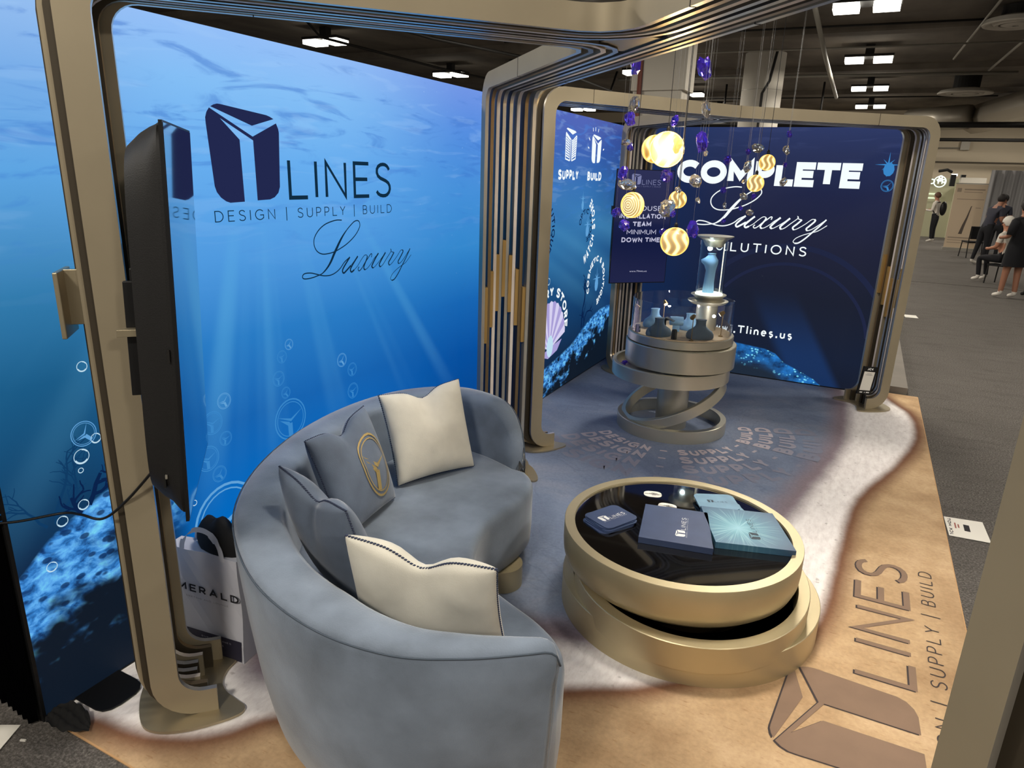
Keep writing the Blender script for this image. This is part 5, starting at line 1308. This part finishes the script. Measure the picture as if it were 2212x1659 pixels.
pipes('air_duct', 'short metal duct branch below the wide duct', [(.9, 33.9, 4.5), (2.75, 32.2, 4.5)], .45, M_DUCT, 'duct')
pipes('cable_run', 'dark cable run hanging above the ocean wall', [(-9.6, 8.4, 5.24), (-9.5, 9, 4.7), (-8.6, 13.2, 4.55), (-8.4, 17, 4.75), (-8.1, 23, 4.6), (-8.1, 23.5, 5.24)], .035, M_DARKMET, 'cable')
pipes('cable_run', 'second thin dark cable above the ocean wall', [(-12, 13, 5.24), (-11.9, 13.6, 4.8), (-11.4, 18, 4.7), (-11, 25, 4.8), (-11, 26, 5.24)], .03, M_DARKMET, 'cable')
for i_, (y_, z_, t_) in enumerate(((10.4, 5.1, 'nearest'), (17.2, 5.14, 'second'), (19.0, 5.0, 'third'), (28.6, 4.9, 'fourth'))):
    pipes('ceiling_conduit', t_+' thin dark conduit crossing under the hall ceiling beyond the canopy', [(-9, y_, z_), (3.2, y_+.5, z_)], .022, M_DARKMET if i_ % 2 else M_PIPE, 'conduit')
bx_ = empty('wall_sounder', (3.35, 37.9, 3.75)); tag(bx_, 'small white box on a conduit on the far beige wall', 'alarm box')
G().box((0, 0, 0), (.34, .16, .36)).out('box', M_COLUMN, bx_); G().tube([(-.2, .03, -.1), (-2.2, .03, -.12)], .03, 6).out('conduit', M_PIPE, bx_)
for k_, y_ in enumerate((12.4, 18.3, 24.2, 30.1)):
    tag(G().box((-2, y_, CEIL-.07), (30, .45, .14)).out('trim_%d' % (k_+3), M_CONC), kind='structure')
def vent(x, y, z, r, lb):
    v = empty('air_diffuser', (x, y, z)); tag(v, lb, 'vent', 'round ceiling vents')
    G().lathe([(r*.98, .0), (r, .02), (r*.9, .10), (r*.5, .16), (r*.5, .0), (r*.62, -.01), (r*.7, .04), (r*.9, -.01)], n=40, closed=True).out('outer_ring', M_COLUMN, v, auto=40)
    G().lathe([(r*.42, .02), (r*.44, .0), (r*.25, -.03), (r*.1, -.02), (r*.1, .05)], n=32, closed=True).out('inner_cone', M_COLUMN, v, auto=40)
    G().lathe([(r*.48, .1), (r*.48, CEIL-z-.02)], n=24, closed=False).out('neck', M_DARKMET, v)
vent(-6.9, 13.6, 4.55, .55, 'round white vent seen above the fold of the nearest canopy'); vent(2.05, 26.5, 4.7, .75, 'round pale vent under the duct, right of the lamp row'); vent(1.9, 17.0, 4.9, .55, 'round pale vent at the upper right corner')
vent(-10.3, 20.6, 4.7, .6, 'round grey vent just above the top of the ocean wall')

# ------------------------------------------------------------------ far aisle: booths, chair, people
M_SKIN = mat('skin_tone', (170, 118, 92), .6); M_SKIN2 = mat('tanned_skin', (142, 98, 76), .6)
bt = empty('exhibit_booth', (2.6, 33.5, 0)); tag(bt, 'pale exhibition booth with a glowing round sign at the end of the aisle', 'booth')
M_BOOTH = mat('booth_panel', (178, 176, 148), .8)
G().box((-.4, 0, 1.0), (2.4, .1, 2.0)).out('back_panel', M_BOOTH, bt); G().box((.35, -.9, 1.03), (.08, 1.8, 2.06)).out('side_panel', M_BOOTH, bt)
G().box((-.2, -1.2, 2.12), (1.1, .06, .34)).out('header', M_BOOTH, bt)
neon = ring2d(0, 0, .2, .035)+text2d('8', .24, .2, align='c')[0]; neon = [[(x, y+(0)) for x, y in q] for q in neon]
flat('neon_sign', [[(x-.33, y+2.16) for x, y in q] for q in neon]+[[(x-.86, 2.06+y) for x, y in q] for q in text2d('JOYR', .2, .2, .12)[0]], lambda a, b: Vector((a, -1.24, b)), emis('neon_white', (236, 250, 236), 1.6), bt)
flat('neon_sign', [[(-.7, 1.66), (-.1, 1.66), (-.1, 1.72), (-.7, 1.72)], [(-.75, 1.5), (-.15, 1.5), (-.15, 1.56), (-.75, 1.56)]], lambda a, b: Vector((a, -.1, b)), emis('neon_warm', (230, 240, 200), 1.1), bt)
G().box((.1, -1.3, 2.42), (.2, .06, .08), .5).out('spot_head', M_LENS, bt); G().tube([(.1, -1.3, 2.42), (.12, -1.25, 2.2)], .015, 6).out('spot_arm', M_DARKMET, bt)
bt2 = empty('exhibit_booth', (3.3, 29.5, 0)); tag(bt2, 'grey booth with white header panel behind the banner', 'booth')
G().box((-.25, 0, 2.15), (.75, .5, .3)).out('header', M_COLUMN, bt2); G().box((-.8, .6, 2.2), (.16, .3, .4)).box((-.5, .6, 2.2), (.14, .3, .4)).out('speaker_box', M_BLACK, bt2); G().tube([(-1.3, .3, 2.5), (-1.05, .2, 2.55), (-.9, .3, 2.48)], .05, 8).out('fixture', M_DARKMET, bt2)
G().lathe([(0, 0), (.12, 0), (.16, .1), (0, .1)], (-.28, -.9, 1.75), 24, Matrix.Rotation(2.2, 3, 'X')).out('clamp_light', M_LENS, bt2); G().tube([(-.28, -.9, 1.8), (-.4, -.6, 2.0)], .02, 6).out('lamp_arm', M_DARKMET, bt2)
# curtain
bm = bmesh.new(); bmesh.ops.create_grid(bm, x_segments=120, y_segments=6, size=.5)
for v in bm.verts:
    x, y = v.co.x, v.co.y; v.co = Vector((4.7+x*3.0, 26.6+.05*math.sin(x*70)+.02*math.sin(x*151), 1.26+y*2.5))
tag(bobj('booth_curtain', bm, mat('grey_booth_curtain', (134, 132, 132), .9), smooth=True), 'tall grey pleated booth curtain at the right end of the aisle', 'curtain')
# banner
bn = empty('roll_up_banner', (2.83, 27.0, 0)); tag(bn, 'cream roll up banner showing a tall dark pen shape', 'banner')
M_BAN = mat('banner_print', (196, 176, 150), .75)
G().box((0, 0, 1.07), (.92, .02, 2.0), 0).out('sheet', M_BAN, bn); G().box((0, 0, .04), (.98, .16, .08)).out('base', M_PIPE, bn); G().box((0, 0, 2.09), (.94, .03, .03)).out('top_rail', M_PIPE, bn)
BQ = lambda a, b: Vector((a, -.0115, b))
flat('pen_print', [[(-.13, .52), (-.03, .52), (.0, .75), (.05, 1.05), (.09, 1.38), (.11, 1.4), (.07, 1.4), (.0, 1.05), (-.07, .8)]], BQ, mat('dark_grey_print', (84, 74, 66), .7), bn)
M_BGR = mat('banner_grey_print', (150, 134, 116), .7)
flat('lettering', [[(-.4, 1.95), (-.28, 1.95), (-.28, 1.83), (-.4, 1.83)], [(-.2, 1.93), (.36, 1.93), (.36, 1.89), (-.2, 1.89)], [(-.2, 1.84), (.3, 1.84), (.3, 1.82), (-.2, 1.82)], [(-.36, 1.62), (.38, 1.62), (.38, 1.6), (-.36, 1.6)], [(.2, 1.36), (.34, 1.36), (.34, 1.34), (.2, 1.34)], [(-.4, .42), (.36, .42), (.36, .38), (-.4, .38)], [(-.4, .33), (.2, .33), (.2, .31), (-.4, .31)], [(-.4, .25), (.36, .25), (.36, .23), (-.4, .23)]], BQ, M_BGR, bn)
# chair
ch = empty('side_chair', (2.85, 24.45, 0), .3); tag(ch, 'dark side chair facing away beside the banner', 'chair')
G().box((0, 0, .45), (.42, .42, .05)).out('seat', M_BLACK, ch, bevel=.01); G().box((.02, -.2, .72), (.38, .04, .36)).out('backrest', M_BLACK, ch, bevel=.01)
for sx in (-.19, .19):
    G().tube([(sx, .19, .45), (sx*1.05, .24, 0)], .014, 6).out('leg', M_DARKMET, ch); G().tube([(sx, -.21, .9), (sx, -.19, .45), (sx*1.05, -.27, 0)], .014, 6).out('leg', M_DARKMET, ch)
def person(loc, rz, J, label, cols, extras=None, hs=1.0):
    """J: joints dict; edges grown with a skin modifier; cols: material per zone"""
    E_ = [('pelvis','spine'),('spine','chest'),('chest','neck'),('neck','head'),('head','crown'),
          ('chest','shL'),('shL','elL'),('elL','wrL'),('wrL','haL'),('chest','shR'),('shR','elR'),('elR','wrR'),('wrR','haR'),
          ('pelvis','hiL'),('hiL','knL'),('knL','anL'),('anL','toL'),('pelvis','hiR'),('hiR','knR'),('knR','anR'),('anR','toR')]
    rad = dict(pelvis=.135, spine=.125, chest=.145, neck=.052, head=.088, crown=.078, shL=.066, shR=.066, elL=.045, elR=.045, wrL=.03, wrR=.03, haL=.034, haR=.034, hiL=.1, hiR=.1, knL=.062, knR=.062, anL=.042, anR=.042, toL=.035, toR=.035)
    names = list(J); me = bpy.data.meshes.new('person'); me.from_pydata([J[k] for k in names], [(names.index(a), names.index(b)) for a, b in E_], []); me.update()
    o = bpy.data.objects.new('body', me); COL.objects.link(o)
    md = o.modifiers.new('skin', 'SKIN'); o.modifiers.new('sub', 'SUBSURF').levels = 2
    sv = me.skin_vertices[0].data
    for i, k in enumerate(names): sv[i].radius = (rad[k], rad[k]*(.82 if k in ('pelvis', 'spine', 'chest') else 1))
    sv[names.index('pelvis')].use_root = True
    dg = bpy.context.evaluated_depsgraph_get(); me2 = bpy.data.meshes.new_from_object(o.evaluated_get(dg))
    bpy.data.objects.remove(o); o = bpy.data.objects.new('body', me2); COL.objects.link(o)
    zones = ['skin', 'top', 'legs', 'shoe', 'hair']; me2.materials.clear()
    for z in zones: me2.materials.append(cols[z])
    zone = {'neck': 0, 'head': 0, 'crown': 4, 'wrL': 0, 'wrR': 0, 'haL': 0, 'haR': 0, 'elL': cols.get('sl', 0), 'elR': cols.get('sl', 0), 'chest': 1, 'spine': 1, 'shL': 1, 'shR': 1, 'pelvis': 2, 'hiL': 2, 'hiR': 2, 'knL': 2, 'knR': 2, 'anL': 3, 'anR': 3, 'toL': 3, 'toR': 3}
    pts = []
    for a, b in E_:
        for t in (0, .25, .5, .75, 1):
            p = Vector(J[a]).lerp(Vector(J[b]), t); z = zone[a] if t < .5 else zone[b]
            if a[:2] == 'kn' and b[:2] == 'an': z = (0 if cols.get('bare') else 2) if t < .9 else 3
            if a[:2] == 'hi' and cols.get('bare') and t > .6: z = 0
            if a[:2] == 'el' and b[:2] == 'wr' and cols.get('sl', 0) == 1: z = 1 if t < .9 else 0
            if a[:2] == 'sh': z = 1 if (t < .6 or cols.get('sl', 0) == 1) else 0
            if a == 'spine' or b == 'spine': z = 1
            pts.append((p, z))
    for f in me2.polygons:
        c = f.center; f.material_index = min(pts, key=lambda q: (q[0]-c).length_squared)[1]
    me2.polygons.foreach_set('use_smooth', [True]*len(me2.polygons))
    root = empty('person', loc, rz); tag(root, label, 'person'); o.parent = root
    root.scale = (hs, hs, hs)
    hd = Vector(J['head']).lerp(Vector(J['crown']), .5); fr = Vector((0, 1, 0))
    if extras: extras(root, hd)
    return root
def hair(root, hd, m, r=.115, sz=1.05, back=.02, name='hair'):
    bm = bmesh.new(); bmesh.ops.create_uvsphere(bm, u_segments=20, v_segments=14, radius=r)
    for v in bm.verts: v.co = Vector((v.co.x*.92, v.co.y-back, v.co.z*sz+.03)); v.co.z = max(v.co.z, -.05 if v.co.y < 0 else .02)
    bobj(name, bm, m, root, smooth=True).location = hd
def face(root, hd, m, dark):
    for s in (-1, 1): G().lathe([(0, -.008), (.008, 0), (0, .008)], hd+Vector((s*.032, .084, .0)), 8).out('eye', dark, root)
    G().lathe([(0, -.02), (.014, -.01), (0, .03)], hd+Vector((0, .095, -.03)), 8).out('nose', m, root); G().box(hd+Vector((0, .088, -.07)), (.04, .01, .01)).out('mouth', dark, root)
    for s in (-1, 1): G().lathe([(0, -.03), (.014, 0), (0, .03)], hd+Vector((s*.09, 0, -.01)), 8).out('ear', m, root)
def stand(lean=0, arm=0, **kw):
    J = dict(pelvis=(0, 0, .95), spine=(0, .01+lean*.3, 1.13), chest=(0, lean*.6, 1.36), neck=(0, lean*.9+.01, 1.50), head=(0, lean*1.1+.03, 1.60), crown=(0, lean*1.2+.03, 1.68),
        shL=(-.19, lean*.7, 1.41), shR=(.19, lean*.7, 1.41), elL=(-.24, lean*.7-.02+arm*.05, 1.13), elR=(.24, lean*.7-.02+arm*.05, 1.13), wrL=(-.2, lean*.7+.05+arm*.22, .9+arm*.25), wrR=(.2, lean*.7+.05+arm*.22, .9+arm*.25), haL=(-.17, lean*.7+.08+arm*.27, .83+arm*.33), haR=(.17, lean*.7+.08+arm*.27, .83+arm*.33),
        hiL=(-.09, 0, .9), hiR=(.09, 0, .9), knL=(-.1, .02, .5), knR=(.1, .02, .5), anL=(-.1, -.02, .085), anR=(.1, -.02, .085), toL=(-.11, .13, .04), toR=(.11, .13, .04))
    J.update(kw); return J
M_NAVYC = mat('navy_shirt', (30, 32, 42), .9); M_BLK = mat('black_trousers', (20, 20, 24), .9); M_WHT = mat('white_shirt', (206, 198, 186), .85); M_HB = mat('dark_hair', (26, 20, 18), .7); M_HW = mat('white_hair', (206, 200, 190), .7); M_SHOE = mat('white_sneaker', (206, 200, 190), .7); M_DRESS = mat('black_dress', (9, 9, 14), .95)
def ex1(root, hd):
    hair(root, hd, mat('brown_hair', (92, 62, 44), .7)); face(root, hd, M_SKIN, M_HB)
    bm = bmesh.new(); bmesh.ops.create_uvsphere(bm, u_segments=16, v_segments=12, radius=1)
    for v in bm.verts: v.co = Vector((v.co.x*.16, v.co.y*.1-.2, v.co.z*.25+1.22))
    bobj('backpack', bm, M_BLACK, root, smooth=True)
    G().tube([(-.12, -.12, 1.44), (-.12, .1, 1.4), (-.14, .13, 1.2), (-.16, 0, 1.05)], .018, 6).out('strap', M_BLACK, root)
person((2.2, 30.0, 0), 1.1, stand(.05, 1), 'person in white sweatshirt with black backpack, far down the aisle', dict(skin=M_SKIN, top=M_WHT, legs=M_BLK, shoe=M_SHOE, hair=M_HB, sl=1), ex1)
def ex2(root, hd): hair(root, hd, M_HB, .112); face(root, hd, M_SKIN2, M_HB)
person((2.83, 22.2, 0), -1.0, stand(.22, .6, anL=(-.12, -.12, .085), toL=(-.13, .03, .04), knL=(-.11, -.04, .5)), 'tall person in dark T-shirt and black trousers leaning forward', dict(skin=M_SKIN2, top=mat('charcoal_tshirt', (46, 46, 56), .9), legs=M_BLK, shoe=M_SHOE, hair=M_HB), ex2, 1.03)
person((3.25, 23.6, 0), -.3, stand(.12, .3), 'person in dark clothes standing behind the one leaning forward', dict(skin=M_SKIN2, top=M_NAVYC, legs=M_BLK, shoe=M_BLK, hair=M_HB), ex2, 1.03)
seat = stand(.05, 1)
seat.update(pelvis=(0, 0, .55), spine=(0, .02, .74), chest=(0, .03, .97), neck=(0, .05, 1.12), head=(0, .08, 1.22), crown=(0, .08, 1.30), shL=(-.19, .03, 1.02), shR=(.19, .03, 1.02), elL=(-.23, .06, .78), elR=(.23, .06, .78), wrL=(-.15, .27, .72), wrR=(.15, .27, .72), haL=(-.1, .34, .72), haR=(.1, .34, .72), hiL=(-.1, .03, .53), hiR=(.1, .03, .53), knL=(-.13, .42, .52), knR=(.13, .42, .52), anL=(-.13, .36, .09), anR=(.13, .36, .09), toL=(-.14, .5, .04), toR=(.14, .5, .04))
def ex3(root, hd): hair(root, hd, M_HW, .12, 1.1); face(root, hd, M_SKIN, M_HB)
person((2.72, 18.0, 0), .9, seat, 'seated person with white hair and white shirt behind the black dress', dict(skin=M_SKIN, top=M_WHT, legs=M_BLK, shoe=M_SHOE, hair=M_HW), ex3)
st = empty('side_chair', (2.72, 17.95, 0), .9); tag(st, 'dark chair under the seated person with white hair', 'chair')
G().box((0, -.02, .40), (.42, .42, .04)).out('seat', M_BLACK, st)
for sx in (-.18, .18):
    for sy in (-.19, .17): G().tube([(sx, sy, .40), (sx*1.05, sy*1.1, 0)], .014, 6).out('leg', M_DARKMET, st)
def ex4(root, hd):
    hair(root, hd, M_HB, .125, 1.2)
    secs = [(.60, .23, .17), (.75, .22, .165), (.95, .20, .15), (1.12, .165, .125), (1.3, .185, .135), (1.43, .17, .11), (1.475, .09, .07)]
    g = G(); n = 28
    for z, a, b in secs:
        for k in range(n): t = 2*PI*k/n; g.V.append(Vector((a*math.cos(t)*(1+.02*math.sin(6*t)), b*math.sin(t)+.01, z)))
    for i in range(len(secs)-1):
        for k in range(n): g.F.append((i*n+k, i*n+(k+1) % n, (i+1)*n+(k+1) % n, (i+1)*n+k))
    g.out('dress', M_DRESS, root, smooth=True)
    for s in (-1, 1): G().tube([(s*.17, 0, 1.41), (s*.215, -.0, 1.28), (s*.235, -.01, 1.16)], [.075, .07, .065], 12).out('sleeve', M_DRESS, root, smooth=True)
person((2.55, 15.55, 0), .55, stand(.0, .8, anL=(-.12, .06, .085), toL=(-.13, .22, .04), knL=(-.11, .05, .5)), 'person in black knee length dress and white sneakers, nearest in the aisle', dict(skin=M_SKIN2, top=M_DRESS, legs=M_DRESS, shoe=M_SHOE, hair=M_HB, bare=1), ex4)
person((3.0, 16.1, 0), .2, stand(.0, .2), 'person mostly cut off by the right edge, bare legs in dark shorts', dict(skin=M_SKIN2, top=M_NAVYC, legs=M_BLK, shoe=M_BLK, hair=M_HB, bare=1), ex2)
